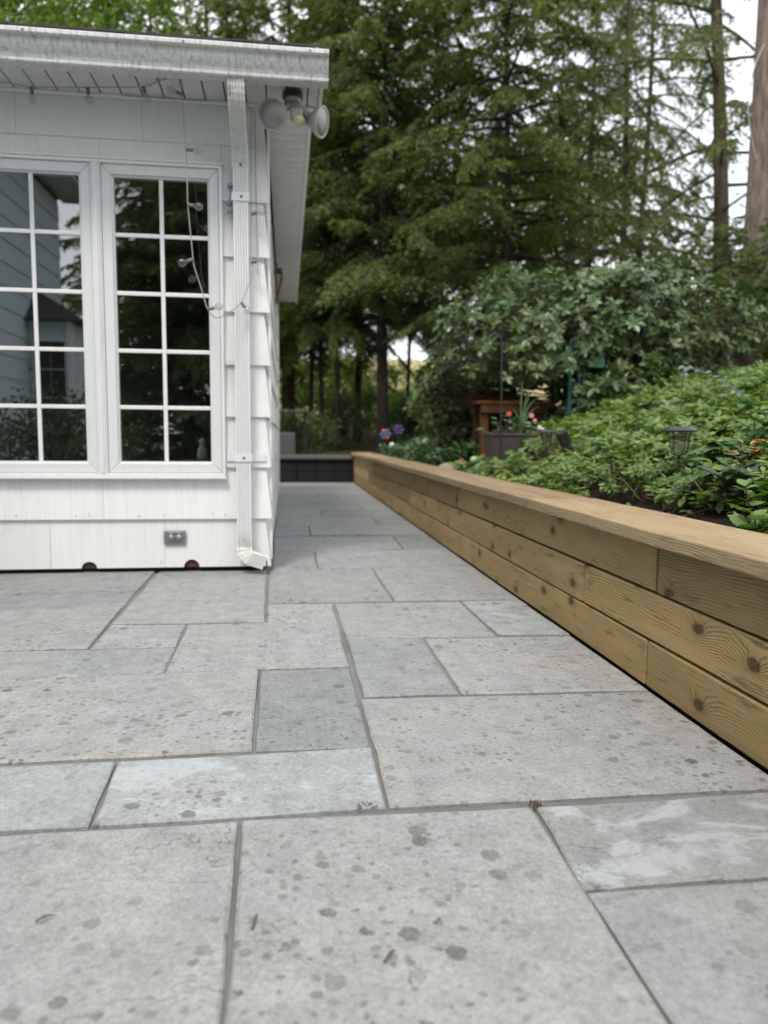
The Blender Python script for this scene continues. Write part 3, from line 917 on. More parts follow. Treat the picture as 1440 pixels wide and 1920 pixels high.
for sx0, sx1 in ((-1.584, -0.992), (-0.938, -0.345)):
    z0, z1 = WZ0 + 0.018, WZ1 - 0.018
    sash = obj('sash', rect_frame(sx0, sx1, z0, z1, 0.050, YF - 0.026, YF + 0.04), 'sash', win, bevel=0.003)
    gx0, gx1, gz0, gz1 = sx0 + 0.050, sx1 - 0.050, z0 + 0.050, z1 - 0.050
    obj('glazing_bead', rect_frame(gx0, gx1, gz0, gz1, 0.009, YF - 0.012, YF + 0.03), 'trim', win)
    xm = (gx0 + gx1) / 2
    obj('muntin', MB().box(xm - 0.0105, xm + 0.0105, YF - 0.008, YF + 0.001, gz0 + 0.009, gz1 - 0.009), 'trim', win, bevel=0.003)
    hz = (gz1 - gz0) / 5
    for k in range(1, 5):
        zc = gz0 + hz * k
        for a, b in ((gx0 + 0.009, xm - 0.0107), (xm + 0.0107, gx1 - 0.009)):
            obj('muntin', MB().box(a, b, YF - 0.007, YF + 0.001, zc - 0.0105, zc + 0.0105), 'trim', win, bevel=0.003)
    for k in range(5):
        for a, b in ((gx0 + 0.0005, xm - 0.0004), (xm + 0.0004, gx1 - 0.0005)):
            p = obj('pane', MB().box(a, b, YF + 0.002, YF + 0.006, gz0 + hz * k + 0.0004, gz0 + hz * (k + 1) - 0.0004), 'glass', win)

# ---- eave: fascia, gutter, soffit, roof edge
obj('fascia', MB().box(XL, 0.192, 3.852, 3.868, 2.452, 2.60), 'trim', house)
prof = [(3.850, 2.556), (3.850, 2.438), (3.772, 2.432), (3.766, 2.438), (3.766, 2.447), (3.774, 2.453), (3.770, 2.468), (3.756, 2.486), (3.747, 2.503), (3.744, 2.524),
        (3.742, 2.533), (3.722, 2.536), (3.718, 2.540), (3.718, 2.556), (3.724, 2.561), (3.738, 2.559), (3.748, 2.535), (3.762, 2.49), (3.785, 2.447), (3.838, 2.445), (3.840, 2.556)]
gut = obj('gutter', MB().prism([(XL - 0.02, y_, z_) for y_, z_ in prof], (0.225 - XL, 0, 0)), 'gutter', house)
obj('gutter_end', MB().prism([(0.2055, y_, z_) for y_, z_ in prof[:16]], (0.004, 0, 0)), 'gutter', gut)
obj('gutter_seam', MB().box(0.150, 0.158, 3.7145, 3.7175, 2.538, 2.560), 'trim', gut)
for x in (-1.16, -0.46, 0.12):
    obj('gutter_spike', MB().lathe([(0.006, 0), (0.005, 0.004), (0.001, 0.005)], 8, (x, 3.7178, 2.548), (0, -1, 0)), 'metal', gut)

# asphalt roof: low hip
roof = obj('roof', MB().add([(XL - 0.6, 3.76, 2.574), (0.152, 3.76, 2.574), (0.152, 10.05, 2.574), (XL - 4, 10.05, 2.574), (-2.6, 7.0, 3.38), (XL - 3, 7.0, 3.38),
                             (XL - 0.6, 3.76, 2.562), (0.152, 3.76, 2.562), (0.152, 10.05, 2.562), (XL - 4, 10.05, 2.562)],
                            [(0, 1, 4, 5), (1, 2, 4), (2, 3, 5, 4), (3, 0, 5), (7, 6, 9, 8), (6, 7, 1, 0), (7, 8, 2, 1), (8, 9, 3, 2), (9, 6, 0, 3)]), 'roof', house)
x = -1.9
while x < 0.22:
    w = random.uniform(0.10, 0.17)
    obj('roof_shingle', MB().box(x, min(0.238, x + w) - 0.004, 3.742 + random.uniform(-0.004, 0.004), 4.05, 2.576, 2.584 + random.uniform(0, 0.003)), 'roof', roof)
    x += w

# soffit panels of the front eave and the side eave
x = XL
while x < 0.16:
    x1 = min(x + 0.104, 0.172)
    obj('soffit_panel', MB().box(x + 0.004, x1 - 0.003, 3.871, 4.145, ZS, ZS + 0.012), 'soffit', house, bevel=0.002)
    x = x1
obj('soffit_backing', MB().box(XL, 0.18, 3.87, 4.150, ZS + 0.009, ZS + 0.02), 'dark', house)
for box_ in ((XL, 0.19, 4.135, 4.158, ZS - 0.014, ZS - 0.001), (0.173, 0.191, 3.869, 4.134, ZS - 0.010, ZS + 0.02)):
    obj('soffit_channel', MB().box(*box_), 'trim', house, bevel=0.002)
obj('eave_return', MB().box(0.137, 0.190, 4.159, 4.20, ZS - 0.012, 2.57), 'trim', house)
y = 4.205
while y < 9.95:
    obj('soffit_panel', MB().box(-0.094, 0.126, y + 0.002, y + 0.104, ZS, ZS + 0.012), 'soffit', house, bevel=0.002)
    y += 0.107
obj('soffit_backing', MB().box(-0.10, 0.13, 4.205, 9.96, ZS + 0.008, ZS + 0.018), 'dark', house)
obj('side_fascia', MB().box(0.127, 0.147, 4.201, 10.0, ZS - 0.022, 2.561), 'trim', house)

# ---- downspout: ribbed rectangular pipe
def spout_section(w, d, crimp=0.0):
    """closed cross section (across, depth): ribs on the outward face"""
    pts = []
    n = 6
    for i in range(n):
        c = -w / 2 + w * (i + 0.5) / n
        q = w / n / 2
        pts += [(c - q * 0.95, -d / 2 + 0.003), (c - q * 0.70, -d / 2 - 0.004), (c + q * 0.70, -d / 2 - 0.004), (c + q * 0.95, -d / 2 + 0.003)]
    pts += [(w / 2, d / 2), (-w / 2, d / 2)]
    return [(a * (1 - crimp), b * (1 - crimp)) for a, b in pts]
def sweep(path, w, d, scales=None):
    """path of (point, across vector, out vector)"""
    m_ = MB()
    n = None
    rings = []
    for i, (p, a, o_) in enumerate(path):
        s_ = 1.0 if scales is None else scales[i]
        sec = spout_section(w * s_, d * s_)
        n = len(sec)
        rings += [Vector(p) + Vector(a).normalized() * q[0] - Vector(o_).normalized() * q[1] for q in sec]
    k = len(path)
    fs = [(i * n + j, i * n + (j + 1) % n, (i + 1) * n + (j + 1) % n, (i + 1) * n + j) for i in range(k - 1) for j in range(n)]
    fs += [tuple(range(n)), tuple((k - 1) * n + j for j in range(n))]
    return m_.add(rings, fs)
DX = -0.2285
YP = 4.108
spout = obj('downspout', sweep([((DX, YP, 2.16), (1, 0, 0), (0, -1, 0)), ((DX, YP, 0.205), (1, 0, 0), (0, -1, 0))], 0.078, 0.058), 'spout', house)
ux = (1, 0, 0)
# upper elbow from the gutter outlet back to the wall
arc = [((DX, 3.812, 2.45), ux, (0, -1, 0))]
scl = [1.0]
for k in range(9):
    a = R(6 + 5.2 * k)
    arc.append(((DX, 3.812 + 0.10 * (1 - math.cos(a)) * 1.3, 2.43 - 0.15 * math.sin(a) * 0.9), ux, (0, -math.cos(a), -math.sin(a))))
    scl.append(1.04 if k % 2 else 0.985)
arc.append(((DX, 3.935, 2.265), ux, (0, -0.72, -0.70)))
scl.append(1.0)
obj('upper_elbow', sweep(arc, 0.080, 0.056, scl), 'elbow', spout, smooth=False)
arc, scl = [((DX, 3.925, 2.275), ux, (0, -0.72, -0.70))], [0.97]
arc.append(((DX, 4.045, 2.215), ux, (0, -0.78, -0.62)))
scl.append(0.97)
for k in range(6):
    a = R(36 - 7.2 * k)
    arc.append(((DX, 4.105 - 0.055 * math.sin(a), 2.19 - 0.010 * k), ux, (0, -math.cos(a), -math.sin(a))))
    scl.append(1.05 if k % 2 else 1.0)
arc.append(((DX, YP, 2.12), ux, (0, -1, 0)))
scl.append(1.04)
obj('offset_elbow', sweep(arc, 0.080, 0.058, scl), 'spout', spout)
# lower elbow turning to the corner
arc, scl = [((DX + 0.001, YP, 0.225), ux, (0, -1, 0)), ((DX + 0.001, YP, 0.150), ux, (0, -1, 0))], [1.03, 1.03]
for k in range(9):
    a = R(8 * k)
    cx, cz = DX + 0.062, 0.142
    arc.append(((cx - 0.062 * math.cos(a), YP - 0.004 - 0.004 * k, cz - 0.062 * math.sin(a)), (math.cos(a), 0, math.sin(a)), (0, -1, 0)))
    scl.append(1.06 if k % 2 else 0.99)
a = R(64)
arc.append(((DX + 0.112, YP - 0.045, 0.060), (math.cos(a), 0, math.sin(a)), (0, -1, 0)))
scl.append(0.96)
obj('lower_elbow', sweep(arc, 0.078, 0.058, scl), 'elbow', spout)
obj('elbow_mouth', MB().box(DX + 0.116, DX + 0.122, YP - 0.068, YP - 0.02, 0.035, 0.078), 'dark', spout)
for z_, wide in ((1.978, 0.02), (0.628, 0.098)):
    st = MB().box(DX - 0.045, DX + 0.045, YP - 0.0375, YP - 0.034, z_ - 0.021, z_ + 0.021)
    st.box(DX - 0.045, DX - 0.042, YP - 0.034, YF - 0.026, z_ - 0.021, z_ + 0.021)
    st.box(DX + 0.042, DX + 0.045, YP - 0.034, YF - 0.026, z_ - 0.021, z_ + 0.021)
    if wide > 0.05:
        st.box(DX - 0.092, DX - 0.045, YF - 0.0275, YF - 0.0225, z_ - 0.021, z_ + 0.021)
        st.box(DX + 0.045, DX + 0.118, YF - 0.0275, YF - 0.0225, z_ - 0.021, z_ + 0.021)
    obj('strap', st, 'spout', spout)
    obj('strap_screw', MB().lathe([(0.007, 0), (0.006, 0.003), (0.001, 0.004)], 8, (DX + 0.004, YP - 0.0375, z_), (0, -1, 0)), 'rust', spout)
obj('strap_screw', MB().lathe([(0.007, 0), (0.006, 0.003), (0.001, 0.004)], 8, (DX + 0.002, YP - 0.037, 2.135), (0, -1, 0)), 'dark', spout)

# ---- outlet cover with two flip lids
oc = obj('outlet_cover', MB().box(-0.662, -0.545, YF - 0.030, YF - 0.018, 0.156, 0.230), 'metal', house, bevel=0.004)
for x in (-0.622, -0.582):
    obj('flip_lid', MB().lathe([(0.019, 0), (0.019, 0.006), (0.014, 0.012), (0.004, 0.0145)], 14, (x, YF - 0.030, 0.191), (0, -1, 0)), 'metal', oc, smooth=True)
    obj('lid_hinge', MB().box(x - 0.014, x + 0.014, YF - 0.040, YF - 0.0305, 0.208, 0.222), 'metal', oc, bevel=0.003)
    obj('cover_screw', MB().lathe([(0.004, 0), (0.003, 0.002)], 8, (x - 0.031 if x < -0.6 else x + 0.028, YF - 0.030, 0.192), (0, -1, 0)), 'dark', oc)
# ---- spring clips screwed beside the downspout
for x, z_, r_ in ((-0.285, 2.045, 0.4), (-0.292, 1.955, -0.3), (-0.287, 1.918, 0.1)):
    c, s_ = math.cos(r_), math.sin(r_)
    pr = [(-0.013, -0.008), (0.013, -0.008), (0.013, 0.009), (-0.013, 0.009)]
    obj('wire_clip', MB().prism([(x + a * c - b * s_, YF - 0.062, z_ + a * s_ + b * c) for a, b in pr], (0, 0.036, 0)), 'metal', house, bevel=0.002)
obj('clip_wire', MB().tube([(-0.285, YF - 0.045, 2.045), (-0.281, YF - 0.05, 2.0), (-0.289, YF - 0.045, 1.955), (-0.287, YF - 0.045, 1.918)], 0.0025, 6), 'metal', house)
# conduit running down the corner behind the downspout
obj('corner_cable', MB().tube([(-0.155, YF - 0.03, 2.43), (-0.150, YF - 0.034, 2.0), (-0.146, YF - 0.034, 1.6)], 0.003, 6), 'cord', house)
obj('corner_trim', MB().box(XS + 0.028, XS + 0.042, YF + 0.02, YF + 0.045, 0.06, ZS - 0.001), 'trim', house)

# ---- wing of the house to the left, mirrored in the panes
obj('wing_wall', MB().box(-6.5, XL - 0.024, -4.0, YF - 0.002, -0.1, 4.38), 'room', house)
for k in range(15):
    z0, z1 = 0.027 + 0.2815 * k, 0.027 + 0.2815 * (k + 1) + 0.012
    obj('siding_shingle', MB().hexa([(XL - 0.023, -4.0, z0), (XL, -4.0, z0), (XL, YF - 0.026, z0), (XL - 0.023, YF - 0.026, z0),
                                     (XL - 0.023, -4.0, z1), (XL - 0.017, -4.0, z1), (XL - 0.017, YF - 0.026, z1), (XL - 0.023, YF - 0.026, z1)]), 'wingsiding', house)
obj('wing_eave', MB().box(XL - 0.03, XL + 0.45, -4.35, 3.70, 4.34, 4.40), 'soffit', house)
obj('wing_roof', MB().prism([(XL + 0.50, -4.4, 4.405), (XL - 1.9, -4.4, 5.4), (-7.3, -4.4, 4.405)], (0, 8.0, 0)), 'roof', house)
bay = obj('bay', MB().box(XL + 0.002, -2.86, -3.9, -2.4, -0.11, 2.25), 'wingsiding', house)
obj('bay_roof', MB().add([(XL + 0.002, -4.05, 2.255), (-2.7, -4.05, 2.255), (-2.7, -2.25, 2.255), (XL + 0.002, -2.25, 2.255), (XL + 0.002, -3.5, 2.72), (XL + 0.002, -2.8, 2.72)],
                         [(3, 2, 1, 0), (0, 1, 4), (1, 2, 5, 4), (2, 3, 5), (3, 0, 4, 5)]), 'roof', bay)
obj('bay_window_frame', MB().box(-3.34, -2.94, -2.399, -2.37, 0.45, 2.02), 'trim', bay)
for i in range(2):
    for j in range(4):
        obj('bay_pane', MB().box(-3.32 + 0.185 * i, -3.145 + 0.185 * i, -2.369, -2.36, 0.48 + 0.38 * j, 0.84 + 0.38 * j), 'dark', bay)
obj('corner_post', MB().box(-2.93, -2.855, -2.398, -2.36, -0.11, 2.25), 'trim', bay)

# ------------------------------------------------------------------ things on the house
fl = thing('flood_light', 'twin-headed outdoor flood light with motion sensor under the eave corner', 'flood light', (0.040, 3.965, ZS - 0.001))
fx, fy = 0.040, 3.965
obj('mounting_base', MB().lathe([(0.050, 0), (0.052, -0.008), (0.050, -0.030)][::-1], 20, (fx, fy, ZS - 0.0135)), 'black', fl, smooth=True)
obj('canopy', MB().lathe([(0.044, -0.030), (0.040, -0.046), (0.022, -0.056), (0.012, -0.058)][::-1], 20, (fx, fy, ZS - 0.0135)), 'lampwhite', fl, smooth=True)
obj('junction_arm', MB().tube([(fx - 0.075, fy - 0.02, ZS - 0.118), (fx - 0.03, fy - 0.01, ZS - 0.085), (fx, fy, ZS - 0.068), (fx + 0.03, fy - 0.01, ZS - 0.085), (fx + 0.085, fy - 0.01, ZS - 0.118)], [0.017, 0.019, 0.024, 0.019, 0.017], 12), 'lampwhite', fl, smooth=True)
def lamp_head(c, ax):
    q = Vector(ax).normalized()
    back = Vector(c) - q * 0.075
    h = obj('lamp_head', MB().lathe([(0.008, -0.030), (0.022, -0.028), (0.024, 0.0), (0.030, 0.010), (0.052, 0.040), (0.070, 0.062), (0.075, 0.075), (0.075, 0.084), (0.069, 0.085), (0.060, 0.078)], 28, back, q), 'lampwhite', fl, smooth=True)
    obj('lens', MB().lathe([(0.067, 0.080), (0.060, 0.085), (0.040, 0.091), (0.018, 0.094), (0.003, 0.095)], 28, back, q), 'lens', h, smooth=True)
lamp_head((fx - 0.098, fy - 0.055, ZS - 0.145), (-0.32, -0.92, -0.20))
lamp_head((fx + 0.142, fy - 0.020, ZS - 0.150), (0.86, -0.42, -0.22))
sn = obj('motion_sensor', MB().box(fx - 0.012, fx + 0.050, fy - 0.06, fy + 0.0, ZS - 0.155, ZS - 0.100), 'lampwhite', fl, bevel=0.012)
obj('sensor_lens', MB().lathe([(0.030, 0), (0.030, 0.010), (0.022, 0.020), (0.004, 0.024)], 16, (fx + 0.030, fy - 0.035, ZS - 0.153), (0.1, -0.35, -0.9)), 'cream', sn, smooth=True)

# string lights: one cable with clear bulbs
sl = thing('string_lights', 'drooping string of clear bulbs hung along the soffit and down over the window', 'string lights', (-0.5, 4.0, 2.46))
def smooth_path(pts, k=6):
    pts = [Vector(p) for p in pts]
    out = []
    for i in range(len(pts) - 1):
        p0, p1, p2, p3 = pts[max(0, i - 1)], pts[i], pts[i + 1], pts[min(len(pts) - 1, i + 2)]
        for j in range(k):
            t = j / k
            out.append(0.5 * ((2 * p1) + (p2 - p0) * t + (2 * p0 - 5 * p1 + 4 * p2 - p3) * t * t + (3 * p1 - p0 - 3 * p2 + p3) * t ** 3))
    return out + [pts[-1]]
YC = 3.98
cable = [(-2.6, 4.10, 2.462), (-1.9, 4.07, 2.464), (-1.386, 4.06, 2.458), (-1.235, 4.06, 2.446), (-0.965, 4.04, 2.452), (-0.69, 3.99, 2.452), (-0.60, 3.93, 2.460), (-0.505, 3.90, 2.466),
         (-0.498, 3.93, 2.42), (-0.497, YC, 2.36), (-0.494, YC, 2.223), (-0.485, YC, 2.06), (-0.484, YC, 1.906), (-0.468, YC, 1.70), (-0.458, YC, 1.60),
         (-0.428, YC, 1.502), (-0.394, YC, 1.387), (-0.358, YC, 1.348), (-0.321, YC, 1.353), (-0.271, YC + 0.02, 1.391), (-0.228, YC + 0.04, 1.435),
         (-0.180, 4.06, 1.56), (-0.178, 4.09, 1.656), (-0.175, 4.10, 1.934), (-0.172, 4.10, 2.30), (-0.17, 4.09, 2.40), (-0.20, 4.05, 2.43), (-0.26, 4.08, 2.452), (-0.45, 4.10, 2.448), (-0.8, 4.11, 2.455)]
obj('cable', MB().tube(smooth_path(cable), 0.0030, 6), 'cord', sl, smooth=True)
for s_, b_ in (((-1.235, 4.06, 2.446), (-1.227, 4.055, 2.36)), ((-0.965, 4.04, 2.452), (-0.955, 4.035, 2.368)), ((-0.69, 3.99, 2.452), (-0.665, 3.975, 2.38)),
               ((-0.497, YC, 2.42), (-0.545, YC - 0.01, 2.434)), ((-0.487, YC, 2.163), (-0.433, YC - 0.01, 2.157)), ((-0.484, YC, 1.897), (-0.43, YC - 0.02, 1.886)),
               ((-0.460, YC, 1.633), (-0.516, YC - 0.01, 1.611)), ((-0.394, YC, 1.387), (-0.338, YC - 0.01, 1.398)), ((-0.228, YC + 0.04, 1.435), (-0.196, YC + 0.03, 1.390)),
               ((-0.178, 4.09, 1.652), (-0.122, 4.06, 1.656)), ((-0.175, 4.10, 1.90), (-0.119, 4.07, 1.905)), ((-1.9, 4.07, 2.464), (-1.892, 4.06, 2.37))):
    ax = Vector(b_) - Vector(s_)
    so = obj('socket', MB().lathe([(0.005, 0.0), (0.0085, 0.003), (0.0090, 0.030), (0.0075, 0.034)], 10, s_, ax), 'socket', sl, smooth=True)
    obj('bulb', MB().lathe([(0.006, 0.030), (0.009, 0.037), (0.0165, 0.047), (0.0195, 0.060), (0.017, 0.072), (0.009, 0.080), (0.001, 0.082)], 14, s_, ax), 'bulb', so, smooth=True)

# brown wooden bracket on the side wall under the eave
br = thing('wall_bracket', 'small dull brown wooden bracket fixed under the side eave of the house', 'bracket', (XS + 0.03, 7.2, 2.2))
obj('back_plate', MB().box(XS + 0.026, XS + 0.046, 7.13, 7.27, 1.98, 2.34), 'brown', br, bevel=0.006)
obj('shelf_arm', MB().box(XS + 0.047, XS + 0.095, 7.15, 7.25, 2.25, 2.29), 'brown', br, bevel=0.006)
obj('brace', MB().prism([(XS + 0.047, 7.17, 2.0), (XS + 0.047, 7.17, 2.06), (XS + 0.08, 7.17, 2.249), (XS + 0.095, 7.17, 2.249), (XS + 0.095, 7.17, 2.19)], (0, 0.06, 0)), 'brown', br)

# small pale figure standing inside the room
fg = thing('figurine', 'small pale ceramic figurine inside behind the lowest pane of the window', 'figurine', (-0.50, 4.60, 0.101))
obj('stand', MB().lathe([(0.16, 0.0), (0.15, 0.02), (0.03, 0.04), (0.03, 0.46), (0.13, 0.48), (0.13, 0.50)], 14, (-0.50, 4.60, 0.101)), 'room', fg)
obj('figure', MB().lathe([(0.026, 0), (0.032, 0.02), (0.026, 0.06), (0.014, 0.085), (0.02, 0.105), (0.017, 0.12), (0.004, 0.13)], 14, (-0.50, 4.60, 0.602)), 'ceramic', fg, smooth=True)

# ------------------------------------------------------------------ trees
UP = np.array([0.0, 0.0, 1.0])

def diamonds(P, D, N, L, W):
    D = unit(D)
    S = unit(np.cross(D, N))
    L = L[:, None]
    W = W[:, None]
    V = np.stack([P, P + D * L * 0.45 + S * W * 0.5, P + D * L, P + D * L * 0.45 - S * W * 0.5], axis=1)
    F = np.arange(len(P) * 4).reshape(-1, 4)
    return V.reshape(-1, 3), F

def conifer(name, seed, h, z0, L0, nb, droop=0.35, leaf=0.092, gap=0.066, nl=10, r0=0.13, lean=(0.0, 0.0), mat='hemlock', bark='bark', taper=0.75, side=None, dead=0):
    """trunk, limbs and needle sprays; built at the origin, trunk along z"""
    r = np.random.default_rng(seed)
    root = thing(name, None, None)
    tr = MB()
    pts = [Vector((lean[0] * z + 0.05 * math.sin(z * 0.6 + seed), lean[1] * z + 0.05 * math.cos(z * 0.5 + seed), z)) for z in np.linspace(-0.15, h, 14)]
    rad = [max(0.012, r0 * (1 - 0.9 * i / 13)) for i in range(14)]
    rad[0] *= 1.35
    tr.tube(pts, rad, 10)
    obj('trunk', tr, bark, root, smooth=True, origin=(0, 0, 0))
    lm = MB()
    PP, DD, NN = [], [], []
    def at(z):
        return np.array([lean[0] * z + 0.05 * math.sin(z * 0.6 + seed), lean[1] * z + 0.05 * math.cos(z * 0.5 + seed), z])
    for b in range(nb + dead):
        is_dead = b >= nb
        t = (b + r.random()) / nb if not is_dead else 0
        z = z0 + (h - z0) * t if not is_dead else r.uniform(z0 * 0.35, z0)
        L = (L0 * (1 - t) ** taper + 0.35) * r.uniform(0.6, 1.15)
        if is_dead:
            L = r.uniform(0.3, 1.1)
        az = b * 2.39996 + r.normal(0, 0.35) if side is None else r.normal(side, 1.0)
        d = np.array([math.cos(az), math.sin(az), 0.0])
        lift, dr = r.uniform(-0.22, 0.40), droop * r.uniform(0.6, 1.4)
        s = np.linspace(0, 1, 7)
        base = at(z)
        pl = base + d * L * s[:, None] + UP * (L * (lift * s - dr * s * s))[:, None]
        lm.tube(pl, [0.006 + 0.011 * L * (1 - q) for q in s], 4, cap=False)
        if is_dead:
            continue
        nt = max(6, int(L / gap) * 2)
        st = r.uniform(0.10, 1.0, nt) ** 0.8
        sd = np.where(r.random(nt) < 0.5, -1.0, 1.0)
        bp = base + d * (L * st)[:, None] + UP * (L * (lift * st - dr * st * st))[:, None]
        tang = d + UP * (lift - 2 * dr * st)[:, None]
        sv = np.array([-d[1], d[0], 0.0]) * sd[:, None]
        td = unit(tang * 0.75 + sv * 0.8 + UP * r.uniform(-1.0, 0.15, nt)[:, None])
        tl = (0.10 + 0.27 * L * (1 - st) ** 0.8) * r.uniform(0.55, 1.15, nt)
        u = (np.arange(nl) + r.random((nt, nl))) / nl
        P = bp[:, None] + td[:, None] * (tl[:, None] * u)[..., None] - UP * (0.30 * tl[:, None] * u * u)[..., None]
        cr_ = unit(np.cross(td, UP))
        D = td[:, None] * 0.75 + cr_[:, None] * np.where(r.random((nt, nl)) < 0.5, -0.8, 0.8)[..., None] + r.normal(0, 0.28, (nt, nl, 3)) - UP * 0.3
        PP.append(P.reshape(-1, 3))
        DD.append(D.reshape(-1, 3))
    obj('branches', lm, bark, root, origin=(0, 0, 0))['kind'] = 'stuff'
    P, D = np.concatenate(PP), np.concatenate(DD)
    n = len(P)
    N = UP + r.normal(0, 0.9, (n, 3))
    V, F = diamonds(P, D, N, leaf * r.uniform(0.7, 1.3, n), leaf * 0.36 * r.uniform(0.8, 1.25, n))
    leaf_obj('crown', (V, F), mat, root)
    return root

def broadleaf(name, seed, h, spread, ncl, nleaf, leaf=0.09, z0=2.0, r0=0.12, mat='broad', bark='mossbark', sig=0.42):
    r = np.random.default_rng(seed)
    root = thing(name, None, None)
    pts = [Vector((0.12 * math.sin(z * 0.5 + seed), 0.12 * math.cos(z * 0.4 + seed), z)) for z in np.linspace(-0.15, h * 0.85, 10)]
    obj('trunk', MB().tube(pts, [max(0.015, r0 * (1 - 0.9 * i / 9)) for i in range(10)], 8), bark, root, smooth=True, origin=(0, 0, 0))
    lm = MB()
    PP = []
    for c in range(ncl):
        t = r.random()
        a = r.uniform(0, 2 * math.pi)
        q = math.sqrt(r.random()) * spread * math.sin(math.pi * (0.12 + 0.8 * t))
        cen = np.array([q * math.cos(a), q * math.sin(a), z0 + (h - z0) * t])
        zb = max(0.4, cen[2] - 0.5 * q - 0.3)
        lm.tube([(0, 0, zb), tuple(cen * np.array([0.5, 0.5, 0]) + np.array([0, 0, (zb + cen[2]) / 2 + 0.1])), tuple(cen)], [0.03, 0.018, 0.006], 4, cap=False)
        k = int(nleaf * r.uniform(0.5, 1.4))
        PP.append(cen + r.normal(0, 1, (k, 3)) * np.array([sig * 1.3, sig * 1.3, sig * 0.6]))
    obj('branches', lm, bark, root, origin=(0, 0, 0))['kind'] = 'stuff'
    P = np.concatenate(PP)
    n = len(P)
    D = r.normal(0, 1, (n, 3)) - UP * 0.35
    N = UP + r.normal(0, 0.7, (n, 3))
    V, F = diamonds(P, D, N, leaf * r.uniform(0.7, 1.3, n), leaf * 0.62 * r.uniform(0.8, 1.2, n))
    leaf_obj('crown', (V, F), mat, root)
    return root

def copy_thing(root):
    r_ = root.copy()
    COL.objects.link(r_)
    for ch in root.children:
        c = ch.copy()
        COL.objects.link(c)
        c.parent = r_
    return r_

def stand(root, x, y, rz=0.0, s=1.0, label=None, cat=None, group=None, dz=0.0, sz=None):
    root.location = (x, y, (G(x, y) if y > -5 and x > -12 else -0.12) + dz)
    root.rotation_euler = (0, 0, rz)
    root.scale = (s, s, sz or s)
    if 'group' in root:
        del root['group']
    tag(root, label, cat, group)
    return root

def PX(px, y):
    """where the sight line of a photo column crosses depth y (used for placing trunks)"""
    return y * math.tan(YAW + math.atan((px - 720) / 1400.0))

hemA = conifer('hemlock_tree', 3, 15.5, 3.1, 3.2, 165, r0=0.13, dead=10)
hemB = conifer('hemlock_tree', 8, 13.5, 3.6, 2.6, 145, r0=0.085, droop=0.42, dead=12)
hemC = conifer('hemlock_tree', 21, 13.0, 2.7, 3.1, 165, r0=0.10, droop=0.34)
GR = 'hemlock trees behind the path'
used = set()
def hem(kind, px, y, rz, s, label, group=GR, x=None, sz=None):
    o = kind if kind not in used else copy_thing(kind)
    used.add(kind)
    return stand(o, PX(px, y) if x is None else x, y, rz, s, label, 'tree', group, sz=sz)
hem(hemA, 716, 16.0, 0.4, 1.0, 'stout dark hemlock trunk standing behind the blue and purple garden ornaments')
hem(hemB, 815, 17.0, 1.9, 1.0, 'dark hemlock rising between the stout trunk and the wooden bench')
hem(hemC, 935, 14.2, 2.3, 0.95, 'bushy hemlock with long low boughs above the rhododendron')
hem(hemB, 584, 19.5, 3.1, 0.82, 'slim dark hemlock trunk closest to the end wall of the house', 'slim trunks past the house')
hem(hemB, 604, 18.0, 5.0, 0.78, 'slim dark hemlock, middle one of three past the house end', 'slim trunks past the house')
hem(hemB, 630, 17.2, 0.3, 0.80, 'slim dark hemlock next to the stout trunk, on its house side', 'slim trunks past the house')
hem(hemB, 762, 23.0, 2.5, 0.85, 'thin far hemlock trunk standing against the dry field', 'slim trunks past the house')
BACK = 'tall hemlock filling the woodland backdrop behind the house and garden'
for i, (px, y, s) in enumerate(((545, 21.5, 1.05), (668, 22.0, 1.15), (1030, 19.0, 0.70), (470, 23.0, 1.05))):
    hem((hemA, hemC, hemA, hemC, hemB, hemA)[i], px, y, 1.3 * i + 0.7, s, BACK, 'backdrop hemlocks')
LEFTB = 'tall hemlock standing behind the roof of the house'
for i, (px, y, s) in enumerate(((40, 21.0, 1.05), (170, 24.0, 1.15), (300, 20.5, 1.05), (400, 25.0, 1.15), (-90, 23.0, 1.1))):
    hem((hemA, hemB, hemC)[i % 3], px, y, 2.1 * i, s, LEFTB, 'trees behind the roof')
# trees behind the photographer, mirrored in the panes
for i, (x, y, s) in enumerate(((-0.9, -9.0, 0.9), (-2.4, -10.5, 0.95), (-2.6, -12.5, 1.0), (-1.6, -13.5, 1.1), (0.8, -11.5, 0.9), (-1.6, -16.5, 1.2), (3.0, -10.0, 0.8))):
    hem((hemC, hemA, hemB)[i % 3], 0, y, 1.1 * i, s, 'hemlock across the garden mirrored in the window panes', 'trees mirrored in the window', x=x)

# bright broadleaved trees catching light through the hemlocks
bro = broadleaf('maple_tree', 5, 10.5, 3.2, 110, 260, 0.10, 1.5)
BL = 'light green broadleaved tree glowing between the darker hemlocks'
for i, (px, y, s) in enumerate(((925, 27.0, 0.9), (1060, 25.0, 0.95), (230, 19.0, 1.0), (60, 18.0, 1.0), (540, 26.0, 1.1))):
    o = bro if i == 0 else copy_thing(bro)
    stand(o, PX(px, y), y, i * 1.7, s, BL, 'tree', 'broadleaved trees beyond the hemlocks')

